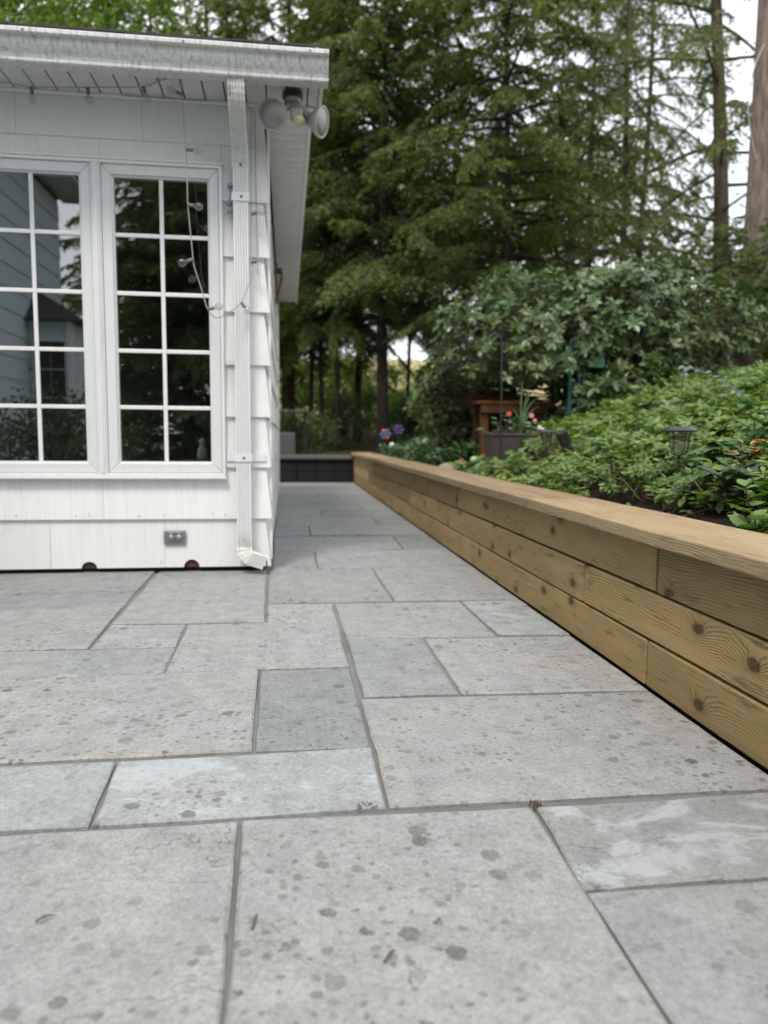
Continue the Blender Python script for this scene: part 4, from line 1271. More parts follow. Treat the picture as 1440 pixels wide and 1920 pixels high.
# tall leaning conifer on the right and its slender mossy neighbours
o = conifer('leaning_conifer', 31, 13.0, 3.2, 2.8, 62, droop=0.30, leaf=0.085, gap=0.085, nl=9, r0=0.17, lean=(-0.072, 0.0), mat='pine', bark='mossbark', taper=0.35, dead=10)
stand(o, 7.75, 12.6, 0.0, 1.0, 'tall leaning conifer with a bare mossy trunk above the rhododendron', 'tree')
pin = conifer('slender_conifer', 37, 14.5, 4.2, 2.3, 80, droop=0.55, leaf=0.085, gap=0.085, nl=9, r0=0.11, mat='pine', bark='mossbark', taper=0.5, dead=14)
for i, (px, y) in enumerate(((1148, 17.0), (1184, 18.0), (1090, 19.5))):
    p = pin if i == 0 else copy_thing(pin)
    stand(p, PX(px, y), y, 2.2 * i, 1.0, 'slender conifer with pale mossy trunk and drooping olive boughs', 'tree', 'slender conifers left of the leaning one')
yew = conifer('dark_evergreen', 43, 4.4, 0.25, 1.55, 120, droop=0.30, leaf=0.075, gap=0.07, nl=9, r0=0.07)
for i, (px, y, s) in enumerate(((1345, 9.2, 0.50), (1428, 8.7, 0.48), (1275, 10.4, 0.52), (1390, 10.4, 0.62))):
    p = yew if i == 0 else copy_thing(yew)
    stand(p, PX(px, y), y, 1.9 * i, s, 'small dark evergreen crowding the slope around the utility pole', 'tree', 'dark evergreens on the slope')

for i, (x, y, s) in enumerate(((-1.9, -7.6, 1.5), (-2.9, -8.2, 1.45), (-4.4, -9.6, 1.0), (-0.6, -7.8, 1.4), (0.9, -8.6, 1.6))):
    p = copy_thing(yew)
    stand(p, x, y, 1.3 * i, s, 'dense dark evergreen across the garden mirrored in the window panes', 'tree', 'evergreens mirrored in the window')
# undergrowth between the trunks
shr = broadleaf('woodland_shrub', 51, 1.6, 1.0, 36, 130, 0.075, 0.25, 0.02, 'broad', 'bark', 0.2)
SH = 'leafy green shrub growing on the woodland floor between the trunks'
for i, (px, y, s) in enumerate(((565, 31.0, 1.5), (660, 30.0, 1.4), (740, 30.0, 1.3), (690, 24.0, 0.8), (790, 26.0, 1.1), (850, 19.0, 0.9), (880, 14.0, 0.7), (905, 11.5, 0.55), (770, 22.0, 0.8), (615, 33.0, 1.6))):
    p = shr if i == 0 else copy_thing(shr)
    stand(p, PX(px, y), y, 1.3 * i, s, SH, 'shrub', 'woodland shrubs')
dsh = broadleaf('laurel_bush', 57, 1.5, 1.0, 40, 120, 0.085, 0.1, 0.02, 'rhodo', 'bark', 0.22)
for i, (px, y, s) in enumerate(((545, 15.0, 0.50), (592, 16.5, 0.50), (640, 20.5, 0.85), (775, 19.0, 0.8), (835, 15.5, 0.6), (870, 12.2, 0.75))):
    p = dsh if i == 0 else copy_thing(dsh)
    stand(p, PX(px, y), y, 1.1 * i, s, 'dark leafy bush in the shade under the hemlocks', 'bush', 'dark bushes under the hemlocks')
p = copy_thing(dsh)
stand(p, -2.6, -0.8, 0.5, 0.8, 'dark leafy bush beside the wing mirrored in the left pane', 'bush')
p.location.z = -0.1

# ------------------------------------------------------------------ rhododendron
def leaf_shape(name, mat, rows, curl=0.2, fold=0.25, mats=None, rim=0.0):
    """single leaf mesh along +Y: rows of (u, half width); optional rim of a second material"""
    m_ = MB()
    for u, w in rows:
        z_ = -curl * u * u
        cols = [-w, -w * (1 - rim), 0.0, w * (1 - rim), w] if rim else [-w, 0.0, w]
        m_.v += [(c, u, z_ + abs(c) * fold) for c in cols]
    k = 5 if rim else 3
    for i in range(len(rows) - 1):
        for j in range(k - 1):
            m_.f.append((i * k + j, i * k + j + 1, (i + 1) * k + j + 1, (i + 1) * k + j))
            m_.mi.append(1 if rim and (j in (0, k - 2) or i in (0, len(rows) - 2)) else 0)
    me = bpy.data.meshes.new(name)
    me.from_pydata(m_.v, [], m_.f)
    for mm in (mats or [mat]):
        me.materials.append(M[mm])
    me.polygons.foreach_set('material_index', m_.mi)
    me.polygons.foreach_set('use_smooth', [True] * len(m_.f))
    me.update()
    return me

def leaf_euler(d, n):
    y_ = Vector(d).normalized()
    x_ = y_.cross(Vector(n)).normalized()
    z_ = x_.cross(y_)
    return Matrix(((x_.x, y_.x, z_.x), (x_.y, y_.y, z_.y), (x_.z, y_.z, z_.z))).to_euler()

OVAL = [(0.0, 0.015), (0.15, 0.09), (0.40, 0.155), (0.62, 0.165), (0.82, 0.11), (0.95, 0.04), (1.0, 0.005)]
BROAD = [(0.0, 0.02), (0.12, 0.16), (0.32, 0.29), (0.55, 0.30), (0.75, 0.21), (0.90, 0.09), (1.0, 0.005)]
SERR = [(0.0, 0.03), (0.08, 0.22), (0.16, 0.24), (0.20, 0.35), (0.33, 0.31), (0.37, 0.41), (0.50, 0.31), (0.55, 0.36), (0.68, 0.22), (0.73, 0.25), (0.86, 0.09), (1.0, 0.005)]
LANCE = [(0.0, 0.012), (0.2, 0.075), (0.45, 0.115), (0.7, 0.085), (0.9, 0.03), (1.0, 0.003)]
rl = [leaf_shape('rhododendron_leaf', 'rhodo_one', [(u_, w_ * 1.3) for u_, w_ in OVAL], c, 0.22) for c in (0.12, 0.26, 0.4)]

RC = np.array([3.42, 7.9, 1.48])
rh = thing('rhododendron_bush', 'large rhododendron with whorled dark green leaves on the slope behind the path lights', 'bush', (3.30, 7.9, G(3.3, 7.9)))
rr = np.random.default_rng(77)
rad = np.array([1.88, 1.25, 1.02])
ros = []
def add_ros(c, a, s=1.0):
    ros.append((np.array(c, float), np.array(a, float), s))
for i in range(4200):
    th = rr.uniform(0, 2 * math.pi)
    ph = math.asin(rr.uniform(-0.75, 1.0))
    d = np.array([math.cos(th) * math.cos(ph), math.sin(th) * math.cos(ph), math.sin(ph)])
    e = 2.7
    k = (abs(d[0]) ** e + abs(d[1]) ** e + abs(d[2]) ** e) ** (-1 / e)
    lump = 1 + 0.13 * math.sin(5.1 * d[0] + 2.0 * d[2] + 0.8) * math.cos(4.3 * d[1] - 3.1 * d[2]) + 0.05 * math.sin(9 * d[0] - 7 * d[2])
    sh = rr.uniform(0.84, 1.03) if rr.random() < 0.6 else rr.uniform(0.5, 0.84)
    c = RC + d * k * rad * lump * sh
    if c[0] < 2.3:
        c[2] -= 0.45 * (2.3 - c[0])
    if c[0] > 4.3:
        c[2] -= 0.30 * (c[0] - 4.3)
    if c[0] < 2.65 and c[1] < 7.85 and c[2] < 1.30:
        continue
    if c[2] < G(c[0], c[1]) + 0.12 or (d[1] > 0.55 and d[2] < 0.5):
        continue
    add_ros(c, unit(d + UP * 0.7 + rr.normal(0, 0.35, 3)), rr.uniform(0.8, 1.15))
for c in ((3.02, 6.62, 1.30), (3.22, 6.55, 1.33), (3.42, 6.60, 1.28), (2.92, 6.55, 1.15), (3.12, 6.45, 1.18), (3.32, 6.45, 1.16), (3.05, 6.35, 1.00), (3.5, 6.5, 1.15), (3.62, 6.62, 1.25), (2.75, 6.75, 1.28)):
    for k in range(2):
        add_ros(np.array(c) + rr.normal(0, 0.05, 3), unit(np.array([0.1, -0.5, 0.8]) + rr.normal(0, 0.3, 3)), 1.15)
P, D, N, L = [], [], [], []
front = sorted(range(len(ros)), key=lambda i: ros[i][0][1] - 0.6 * ros[i][0][2])
single = set(front[:36])
ns = 0
stm = MB()
for i, (c, a, s) in enumerate(ros):
    nl = int(rr.integers(7, 11))
    t1 = unit(np.cross(a, np.array([0.31, 0.2, 0.9])))
    t2 = np.cross(a, t1)
    o0 = rr.uniform(0, 6.28)
    inner = RC + (c - RC) * 0.62
    if i % 2 == 0:
        stm.tube([tuple(inner - UP * 0.12), tuple((inner + c) / 2 - UP * 0.05), tuple(c)], [0.009, 0.007, 0.004], 4, cap=False)
    for k in range(nl):
        an = o0 + 6.2832 * k / nl + rr.normal(0, 0.15)
        d = unit(t1 * math.cos(an) + t2 * math.sin(an) + a * rr.uniform(-0.15, 0.75) - UP * 0.10 + rr.normal(0, 0.15, 3))
        nn = unit(a + rr.normal(0, 0.35, 3))
        ln = rr.uniform(0.070, 0.110) * s
        if i in single and ns < 300:
            ns += 1
            instance('leaf', rl[int(rr.integers(3))], c, leaf_euler(d, nn), ln, rh)
        else:
            P.append(c); D.append(d); N.append(nn); L.append(ln)
L = np.array(L)
leaf_obj('foliage', leaf_arrays(P, D, N, L, L * rr.uniform(0.36, 0.50, len(L)), 0.16, 0.2), 'rhodo', rh)
for k in range(7):
    b0 = (3.3 + rr.uniform(-0.5, 0.5), 7.7 + rr.uniform(-0.3, 0.3))
    e0 = (b0[0] + rr.uniform(-1.0, 1.0), b0[1] + rr.uniform(-0.8, 0.4))
    stm.tube([(b0[0], b0[1], G(*b0) - 0.05), ((b0[0] * 2 + e0[0]) / 3, (b0[1] * 2 + e0[1]) / 3, 1.35), (e0[0], e0[1], 1.9)], [0.035, 0.026, 0.012], 6, cap=False)
obj('branches', stm, 'twig', rh)['kind'] = 'stuff'

# ------------------------------------------------------------------ ground cover
rg = np.random.default_rng(5)
P, D, N, L, W = [], [], [], [], []
SP, SD, SL = [], [], []
def soil_gap(x, y):
    return y < 3.4 and x < 1.53 + 0.11 * max(0, 3.4 - y)
for i in range(6000):
    y = rg.uniform(1.0, 7.6)
    x = 1.36 + (rg.random() ** 1.05) * (0.75 + 0.60 * y)
    if soil_gap(x, y) and rg.random() < 0.96:
        continue
    if y > 4.6 and x < 1.62 + 0.0 * y and rg.random() < 0.75:
        continue
    if y > 6.1 and x < 2.2:
        continue
    if (x - 3.3) ** 2 / 1.9 + (y - 7.9) ** 2 / 1.3 < 1 and rg.random() < 0.85:
        continue
    g = G(x, y)
    hgt = rg.uniform(0.05, 0.17) * (0.6 if x < 1.5 else 1.0)
    for lx, ly in ((1.768, 3.2), (1.893, 5.3), (2.02, 5.2), (1.86, 6.1)):
        if abs(x - lx * y / ly) < 0.12 and 0 < ly - y < 0.6:
            hgt = min(hgt, 0.075 if ly < 4 else 0.04)
    c = np.array([x, y, g + hgt])
    tilt = unit(np.array([rg.normal(-0.08, 0.28), rg.normal(-0.12, 0.28), 1.0]))
    t1 = unit(np.cross(tilt, np.array([0.2, 0.97, 0.1])))
    t2 = np.cross(tilt, t1)
    for lay in range(2):
        nl = int(rg.integers(4, 7))
        o0 = rg.uniform(0, 6.28)
        for k in range(nl):
            an = o0 + 6.2832 * k / nl + rg.normal(0, 0.2)
            ele = rg.uniform(-0.25, 0.35) + 0.3 * lay
            P.append(c + UP * 0.012 * lay)
            D.append(t1 * math.cos(an) + t2 * math.sin(an) + tilt * ele)
            N.append(tilt + rg.normal(0, 0.2, 3))
            ln = rg.uniform(0.036, 0.080) * (1.0 - 0.25 * lay) * (1.0 + 0.35 * math.sin(3.1 * x + 1.7 * y) * math.cos(2.3 * y - 1.1 * x))
            L.append(ln)
            W.append(ln * rg.uniform(0.40, 0.55))
    if i % 2 == 0:
        SP.append(c - UP * hgt * 0.9 + rg.normal(0, 0.03, 3) * np.array([1, 1, 0]))
        SD.append(c - SP[-1] + rg.normal(0, 0.06, 3))
        SL.append(hgt * 1.1 + 0.05)
gc = tag(leaf_obj('pachysandra_cover', leaf_arrays(P, D, N, L, W, 0.25, 0.2), 'pachy', None, origin=(2.5, 4.0, 0.6)), 'low pachysandra ground cover spreading up the slope behind the timber wall', 'ground cover')
SP, SD, SL = np.array(SP), np.array(SD), np.array(SL)
ex = rg.integers(0, len(SP), 700)
SP2 = SP[ex] + UP * 0.09
SD2 = np.stack([rg.normal(0, 1, 700), rg.normal(0, 1, 700), rg.normal(0.25, 0.4, 700)], 1)
V1 = diamonds(np.concatenate([SP, SP2]), np.concatenate([SD, SD2]), np.tile([0.0, -1.0, 0.3], (len(SP) + 700, 1)), np.concatenate([SL, rg.uniform(0.05, 0.13, 700)]), np.full(len(SP) + 700, 0.0048))
leaf_obj('dry_stems', (V1[0] - np.array([2.5, 4.0, 0.6]) + np.array([2.5, 4.0, 0.6]), V1[1]), 'straw', gc, origin=(2.5, 4.0, 0.6))

P, D, N, L, W = [], [], [], [], []
for i in range(1500):
    y = rg.uniform(7.3, 11.6)
    x = rg.uniform(1.40, 1.55 + 0.16 * (y - 5.0))
    c = np.array([x, y, G(x, y) + rg.uniform(0.03, 0.16)])
    for k in range(7):
        P.append(c + rg.normal(0, 0.02, 3)); D.append(rg.normal(0, 1, 3) + UP * 0.2); N.append(UP + rg.normal(0, 0.3, 3))
        ln = rg.uniform(0.035, 0.065)
        L.append(ln); W.append(ln * 0.7)
tag(leaf_obj('sedum_cover', leaf_arrays(P, D, N, L, W, 0.2, 0.2), 'cover', None, origin=(1.9, 9.0, 0.5)), 'dull green small-leaved ground cover along the far end of the timber wall', 'ground cover')

# fallen crumbs and pebbles on the bare soil
mbp = MB()
for i in range(260):
    y = rg.uniform(1.2, 3.1)
    x = rg.uniform(1.36, 1.75)
    s = rg.uniform(0.003, 0.010)
    z = G(x, y) + 0.008
    mbp.add([(x - s, y, z), (x, y - s, z), (x + s, y, z), (x, y + s, z), (x, y, z + s * 0.9), (x, y, z - s)],
            [(0, 1, 4), (1, 2, 4), (2, 3, 4), (3, 0, 4), (1, 0, 5), (2, 1, 5), (3, 2, 5), (0, 3, 5)])
tag(obj('soil_crumbs', mbp, 'rock'), 'small pebbles and crumbs scattered on the bare soil by the cap board', 'pebbles', kind='stuff')

# ------------------------------------------------------------------ single plants at the front of the bed
LEAFM = {
    'big': [leaf_shape('broad_leaf', 'bigleaf', BROAD, c, 0.18) for c in (0.1, 0.25)],
    'lime': [leaf_shape('toothed_leaf', 'limeleaf', SERR, c, 0.18) for c in (0.1, 0.25)],
    'dark': [leaf_shape('lance_leaf', 'darkleaf', [(u, w * 1.7) for u, w in LANCE], c, 0.25) for c in (0.15, 0.35)],
    'silver': [leaf_shape('silver_leaf', 'silverleaf', BROAD, c, 0.12) for c in (0.1, 0.3)],
    'euc': [leaf_shape('round_leaf', 'eucalypt', [(u, w * 1.25) for u, w in BROAD], 0.05, 0.1)],
    'coleus': [leaf_shape('coleus_leaf', 'red', SERR, 0.15, 0.15, ['red', 'yellow'], 0.28)],
    'plum': [leaf_shape('plum_leaf', 'plum', SERR, 0.15, 0.15, ['plum', 'yellow'], 0.18)],
    'yellow': [leaf_shape('yellow_leaf', 'yellow', SERR, 0.2, 0.15)],
}
rp = np.random.default_rng(99)
def plant(name, label, x, y, stems, kind, ln, per=6, spread=0.10, hgt=0.18, whorl=False, cat='plant', group=None, extra=()):
    z0 = G(x, y) - 0.02
    t = thing(name, label, cat, (x, y, z0), group)
    for s in range(stems):
        a = rp.uniform(0, 6.28)
        q = rp.uniform(0.2, 1.0) * spread
        h = hgt * rp.uniform(0.65, 1.1)
        top = np.array([x + q * math.cos(a), y + q * math.sin(a), z0 + h])
        b = np.array([x + 0.25 * q * math.cos(a), y + 0.25 * q * math.sin(a), z0])
        mid = (b + top) / 2 + np.array([0, 0, 0.1 * h])
        obj('stem', MB().tube([tuple(b), tuple(mid), tuple(top)], [0.0035, 0.003, 0.002], 5), 'stem', t, smooth=True)
        for k in range(per):
            if whorl:
                c = top
                an = 6.2832 * k / per + rp.normal(0, 0.2)
                ele = rp.uniform(-0.2, 0.3)
            else:
                u = 0.35 + 0.65 * (k + 1) / per
                c = b + (top - b) * u + np.array([0, 0, 0.1 * h * math.sin(math.pi * u)])
                an = k * 2.4 + a
                ele = 0.1 + 0.5 * u
            d = np.array([math.cos(an), math.sin(an), ele])
            kk = kind if not extra or rp.random() > 0.35 else extra[int(rp.integers(len(extra)))]
            ms = LEAFM[kk]
            instance('leaf', ms[int(rp.integers(len(ms)))], c, leaf_euler(d, UP + rp.normal(0, 0.25, 3)), ln * rp.uniform(0.65, 1.15), t)
    return t
plant('hydrangea_shoot', 'upright shoot with broad whorled green leaves right of the front path light', 1.77, 2.90, 5, 'big', 0.085, 7, 0.07, 0.25, True)
plant('hydrangea_shoot', 'low shoot with broad green leaves leaning over the soil below the whorled one', 1.68, 2.84, 4, 'big', 0.080, 6, 0.08, 0.19, True)
plant('dark_leaved_lily', 'bushy plant with narrow dark bluish leaves rising from the bare soil', 1.65, 2.55, 6, 'dark', 0.085, 10, 0.085, 0.22)
plant('toothed_plant', 'pale green plant with toothed leaves next to the dark-leaved plant', 1.60, 2.36, 5, 'lime', 0.055, 8, 0.09, 0.20)
plant('toothed_plant', 'toothed light green plant hanging over the edge of the cap board', 1.45, 2.10, 4, 'lime', 0.065, 6, 0.08, 0.12)
plant('clover_seedling', 'tiny bright clover seedling alone on the bare soil', 1.60, 3.02, 3, 'lime', 0.036, 4, 0.025, 0.075, True)
plant('clover_seedling', 'small pale seedlings sprouting beside the dark-leaved plant', 1.58, 2.70, 4, 'lime', 0.032, 4, 0.05, 0.085, True)
plant('coleus_plant', 'coleus with crimson leaves edged in yellow at the front of the bed', 1.83, 2.70, 5, 'coleus', 0.055, 6, 0.06, 0.235, True, extra=('yellow',))
plant('coleus_plant', 'coleus with dark plum leaves above the toothed plants', 1.775, 2.74, 3, 'plum', 0.055, 5, 0.04, 0.20, True, extra=('big',))
plant('pachysandra_shoot', 'single pachysandra shoot overhanging the cap board near the second light', 1.47, 3.6, 4, 'big', 0.06, 6, 0.07, 0.15, True)
for i, (x, y, k, n_) in enumerate(((2.05, 3.05, 'big', 3), (1.62, 3.55, 'big', 3), (2.35, 3.6, 'big', 3), (1.75, 4.1, 'lime', 3), (2.2, 4.5, 'big', 3), (2.75, 4.2, 'lime', 4), (2.6, 5.2, 'big', 4), (1.98, 2.95, 'big', 4), (2.25, 3.2, 'lime', 3))):
    plant('volunteer_plant', 'taller leafy shoot with broad pale leaves poking out of the pachysandra', x, y, n_, k, 0.075, 6, 0.08, 0.26, True, group='shoots poking out of the pachysandra')

# blue-grey sprig arching over the ground cover
sp = thing('eucalyptus_sprig', 'blue-grey sprig of paired round leaves arching over the ground cover', 'sprig', (2.62, 4.75, G(2.62, 4.75)))
pth = smooth_path([(2.62, 4.75, G(2.62, 4.75)), (2.56, 4.62, 1.17), (2.51, 4.45, 1.185), (2.47, 4.15, 1.12), (2.44, 3.85, 1.02), (2.42, 3.55, 0.895), (2.40, 3.40, 0.84)], 5)
obj('stem', MB().tube(pth, 0.0028, 5), 'eucalypt', sp)
for i, p in enumerate(pth[4:]):
    for sgn in (-1, 1):
        if rp.random() < 0.25:
            continue
        d_ = (0.8 * sgn + rp.normal(0, 0.35), -0.3 + rp.normal(0, 0.4), 0.3 * sgn + rp.normal(0, 0.35))
        instance('leaf', LEAFM['euc'][0], Vector(p) + Vector(rp.normal(0, 0.008, 3)), leaf_euler(d_, (rp.normal(0, 0.5), -0.4, 0.9)), rp.uniform(0.018, 0.044), sp)

# ------------------------------------------------------------------ garden objects
def path_light(label, x, y, zt, s=1.0):
    z0 = G(x, y) - 0.02
    t = thing('solar_path_light', label, 'path light', (x, y, z0), 'solar path lights in the bed')
    c = (x, y, zt)
    obj('solar_cap', MB().lathe([(0.006 * s, 0.0), (0.05 * s, -0.001), (0.058 * s, -0.006), (0.079 * s, -0.018), (0.080 * s, -0.022), (0.062 * s, -0.027), (0.01, -0.028)][::-1], 28, c), 'black', t, smooth=True)
    obj('glass_shade', MB().lathe([(0.034 * s, -0.118), (0.040 * s, -0.105), (0.041 * s, -0.06), (0.046 * s, -0.029)], 20, c), 'shade', t, smooth=True)
    for k in range(4):
        a = 0.5 + k * math.pi / 2
        pr = [(0.056, -0.026), (0.049, -0.045), (0.0455, -0.07), (0.0445, -0.10), (0.034, -0.125), (0.012, -0.132)]
        obj('cage_rib', MB().tube([(x + r_ * s * math.cos(a), y + r_ * s * math.sin(a), zt + z_) for r_, z_ in pr], 0.0032 * s, 6), 'black', t, smooth=True)
    for z_, r_ in ((-0.050, 0.0475), (-0.060, 0.0465)):
        obj('cage_ring', MB().tube([(x + r_ * s * math.cos(q * 0.2618), y + r_ * s * math.sin(q * 0.2618), zt + z_) for q in range(25)], 0.0018, 5, cap=False), 'black', t)
    obj('stake', MB().tube([(x, y, zt - 0.13), (x, y, z0)], 0.009, 8), 'black', t)
path_light('black caged solar path light standing alone among the pachysandra', 1.768, 3.2, 0.806)
path_light('smaller-looking black solar path light between the brown planter and the spotlight', 1.893, 5.3, 0.808, 0.95)

st = thing('solar_spotlight', 'black tilted box spotlight beside a path light in the bed', 'spotlight', (2.01, 5.2, G(2.01, 5.2) - 0.02))
ax = Vector((-0.45, -0.12, 0.88)).normalized()
sx = Vector((0, -1, 0)).cross(ax).normalized()
sy = ax.cross(sx)
c0 = Vector((2.025, 5.2, 0.655))
pt = lambda a, b, h: c0 + sx * a + sy * b + ax * h
obj('housing', MB().hexa([pt(a, b, 0) for a, b in ((-0.030, -0.030), (0.030, -0.030), (0.030, 0.030), (-0.030, 0.030))] + [pt(a, b, 0.155) for a, b in ((-0.036, -0.033), (0.036, -0.033), (0.036, 0.033), (-0.036, 0.033))]), 'black', st, bevel=0.005)
obj('stake', MB().tube([tuple(c0 + ax * 0.02), (2.02, 5.2, 0.60), (2.01, 5.2, G(2.01, 5.2) - 0.02)], 0.008, 6), 'black', st)
obj('cable', MB().tube(smooth_path([tuple(pt(0.03, -0.035, 0.02)), (2.075, 5.16, 0.64), (2.07, 5.15, 0.59), (2.04, 5.16, 0.55)], 5), 0.004, 6), 'blue', st)
obj('switch', MB().box(2.03, 2.052, 5.11, 5.13, 0.625, 0.648), 'white', st, bevel=0.004)

# planter with flowers
zp = G(1.84, 6.1)
pl = thing('planter_box', 'brown plastic planter box of flowers in front of the wooden bench', 'planter', (1.86, 6.1, zp))
obj('box', MB().hexa([(1.70, 6.0, zp - 0.02), (2.02, 6.0, zp - 0.02), (2.02, 6.2, zp - 0.02), (1.70, 6.2, zp - 0.02), (1.665, 5.965, 0.762), (2.055, 5.965, 0.762), (2.055, 6.235, 0.762), (1.665, 6.235, 0.762)]), 'planter', pl, bevel=0.008)
rim = MB()
for bx in ((1.655, 2.065, 5.955, 5.98), (1.655, 2.065, 6.22, 6.245), (1.655, 1.68, 5.981, 6.219), (2.04, 2.065, 5.981, 6.219)):
    rim.box(*bx, 0.763, 0.782)
obj('rim', rim, 'planter', pl, bevel=0.004)
obj('potting_soil', MB().box(1.682, 2.038, 5.982, 6.218, 0.7625, 0.770), 'soil', pl)
fpl = thing('flowering_plant', 'grey-green plant with coral and pink flowers growing in the brown planter', 'plant', (1.86, 6.1, 0.771))
for k in range(46):
    a = rp.uniform(0, 6.28)
    q = rp.uniform(0.0, 0.19)
    c = (1.83 + q * 1.15 * math.cos(a), 6.08 + 0.6 * q * math.sin(a), 0.775 + rp.uniform(0.01, 0.17) * (1.1 - q * 2.5))
    instance('leaf', LEAFM['silver'][k % 2], c, leaf_euler((math.cos(a), math.sin(a) - 0.3, rp.uniform(-0.2, 0.5)), UP + rp.normal(0, 0.3, 3)), rp.uniform(0.05, 0.085), fpl)
for k in range(14):
    a = rp.uniform(0, 6.28)
    obj('stem', MB().tube([(1.84 + 0.04 * math.cos(a), 6.08 + 0.04 * math.sin(a), 0.768), (1.84 + 0.13 * math.cos(a), 6.08 + 0.09 * math.sin(a), 0.87)], 0.003, 5), 'stem', fpl)
def flower(c, mt, parent, r_=0.022):
    m_ = MB()
    for k in range(5):
        a = k * 1.2566
        d = Vector((math.cos(a), -0.35, math.sin(a)))
        o_ = Vector(c)
        p1 = o_ + d * r_
        m_.lathe([(0.001, -r_ * 0.6), (r_ * 0.5, -r_ * 0.2), (r_ * 0.55, r_ * 0.2), (0.001, r_ * 0.6)], 6, o_ + d * r_ * 0.55, d)
    return obj('flower', m_, mt, parent, smooth=True)
flower((1.805, 5.97, 0.935), 'coral', fpl, 0.021)
flower((2.000, 5.98, 0.925), 'pink', fpl, 0.020)
flower((2.030, 5.98, 0.885), 'pink', fpl, 0.017)
for k, (x, z_) in enumerate(((2.06, 0.83), (2.085, 0.815))):
    flower((x, 5.95, z_), 'white', fpl, 0.016)
gr = thing('spiky_grass', 'tall arching grass blades rising behind the planter flowers', 'grass plant', (1.98, 6.15, 0.771))
for k, (dx, hh, bend) in enumerate(((-0.02, 0.52, 0.02), (0.05, 0.45, 0.10), (0.09, 0.42, 0.16), (0.02, 0.36, -0.10), (0.11, 0.34, 0.20), (-0.05, 0.28, -0.12), (0.06, 0.40, -0.03))):
    p = [Vector((1.965 + dx * u + bend * u ** 3, 6.15 - 0.04 * u, 0.772 + hh * (1.35 * u - 0.45 * u ** 3 * (1 + abs(bend) * 3)))) for u in np.linspace(0, 1, 8)]
    w = [0.009 * (1 - 0.85 * i / 7) for i in range(8)]
    vs = [q + Vector((sg * w[i], -0.002 * abs(sg), 0)) for i, q in enumerate(p) for sg in (-1, 0, 1)]
    m_ = MB().add(vs, [(i * 3 + j, i * 3 + j + 1, i * 3 + 4 + j, i * 3 + 3 + j) for i in range(7) for j in range(2)])
    obj('blade', m_, 'limeleaf' if k % 2 else 'silverleaf', gr, smooth=True)

# black garden hook
hk = thing('shepherd_hook', 'thin black shepherd hook standing in front of the planter', 'garden hook', (1.725, 5.93, G(1.725, 5.93)))
obj('pole', MB().tube([(1.725, 5.93, G(1.725, 5.93) - 0.05), (1.728, 5.93, 1.0), (1.722, 5.93, 1.50)], 0.0065, 8), 'black', hk)
obj('crook', MB().tube([(1.722 - 0.06 + 0.06 * math.cos(a), 5.93, 1.50 + 0.07 * math.sin(a)) for a in np.linspace(0, 2.9, 10)], 0.006, 8), 'black', hk)

# wooden bench behind
bx0, bx1, by = 1.86, 2.62, 7.2
zb = G(2.2, 7.4)
be = thing('wooden_bench', 'orange-brown wooden bench half hidden behind the planter', 'bench', (2.2, 7.35, zb))
for k in range(3):
    obj('seat_plank', MB().box(bx0, bx1, by + 0.14 * k, by + 0.14 * k + 0.13, 1.07, 1.105), 'bench', be, bevel=0.006)
obj('apron', MB().box(bx0 + 0.04, bx1 - 0.04, by + 0.012, by + 0.04, 0.985, 1.068), 'bench', be, bevel=0.004)
for x in (bx0 + 0.05, bx1 - 0.14):
    for y in (by + 0.045, by + 0.31):
        obj('leg', MB().box(x, x + 0.075, y, y + 0.07, G(x, y) - 0.02, 1.068), 'bench', be, bevel=0.004)
obj('backrest', MB().box(bx0, bx1, by + 0.43, by + 0.46, 1.106, 1.17), 'bench', be, bevel=0.004)

# turquoise ornament hanging in the rhododendron
tb = thing('turquoise_birdhouse', 'turquoise wooden birdhouse with a dull red rim hanging among the rhododendron leaves', 'birdhouse', (2.92, 6.85, 1.42))
obj('body', MB().box(2.86, 2.99, 6.83, 6.95, 1.41, 1.60), 'teal', tb, bevel=0.004)
obj('rim', MB().box(2.845, 3.005, 6.815, 6.965, 1.601, 1.618), 'redpaint', tb)
obj('entrance', MB().lathe([(0.018, 0), (0.018, 0.003)], 14, (2.925, 6.8297, 1.53), (0, -1, 0)), 'dark', tb)
obj('hanger', MB().tube([(2.87, 6.89, 1.618), (2.925, 6.89, 1.72), (2.98, 6.89, 1.618)], 0.004, 6), 'rock', tb)
tt = thing('turquoise_trellis', 'narrow turquoise slatted trellis beside the birdhouse in the leaves', 'trellis', (2.77, 6.94, G(2.77, 6.94)))
for x in (2.68, 2.77, 2.825):
    obj('slat', MB().box(x, x + 0.028, 6.93, 6.95, G(x, 6.94) - 0.02, 1.66 - (x - 2.67) * 0.4), 'teal', tt)
for z_ in (1.25, 1.42, 1.56):
    obj('crossbar', MB().box(2.67, 2.855, 6.951, 6.967, z_, z_ + 0.022), 'teal', tt)

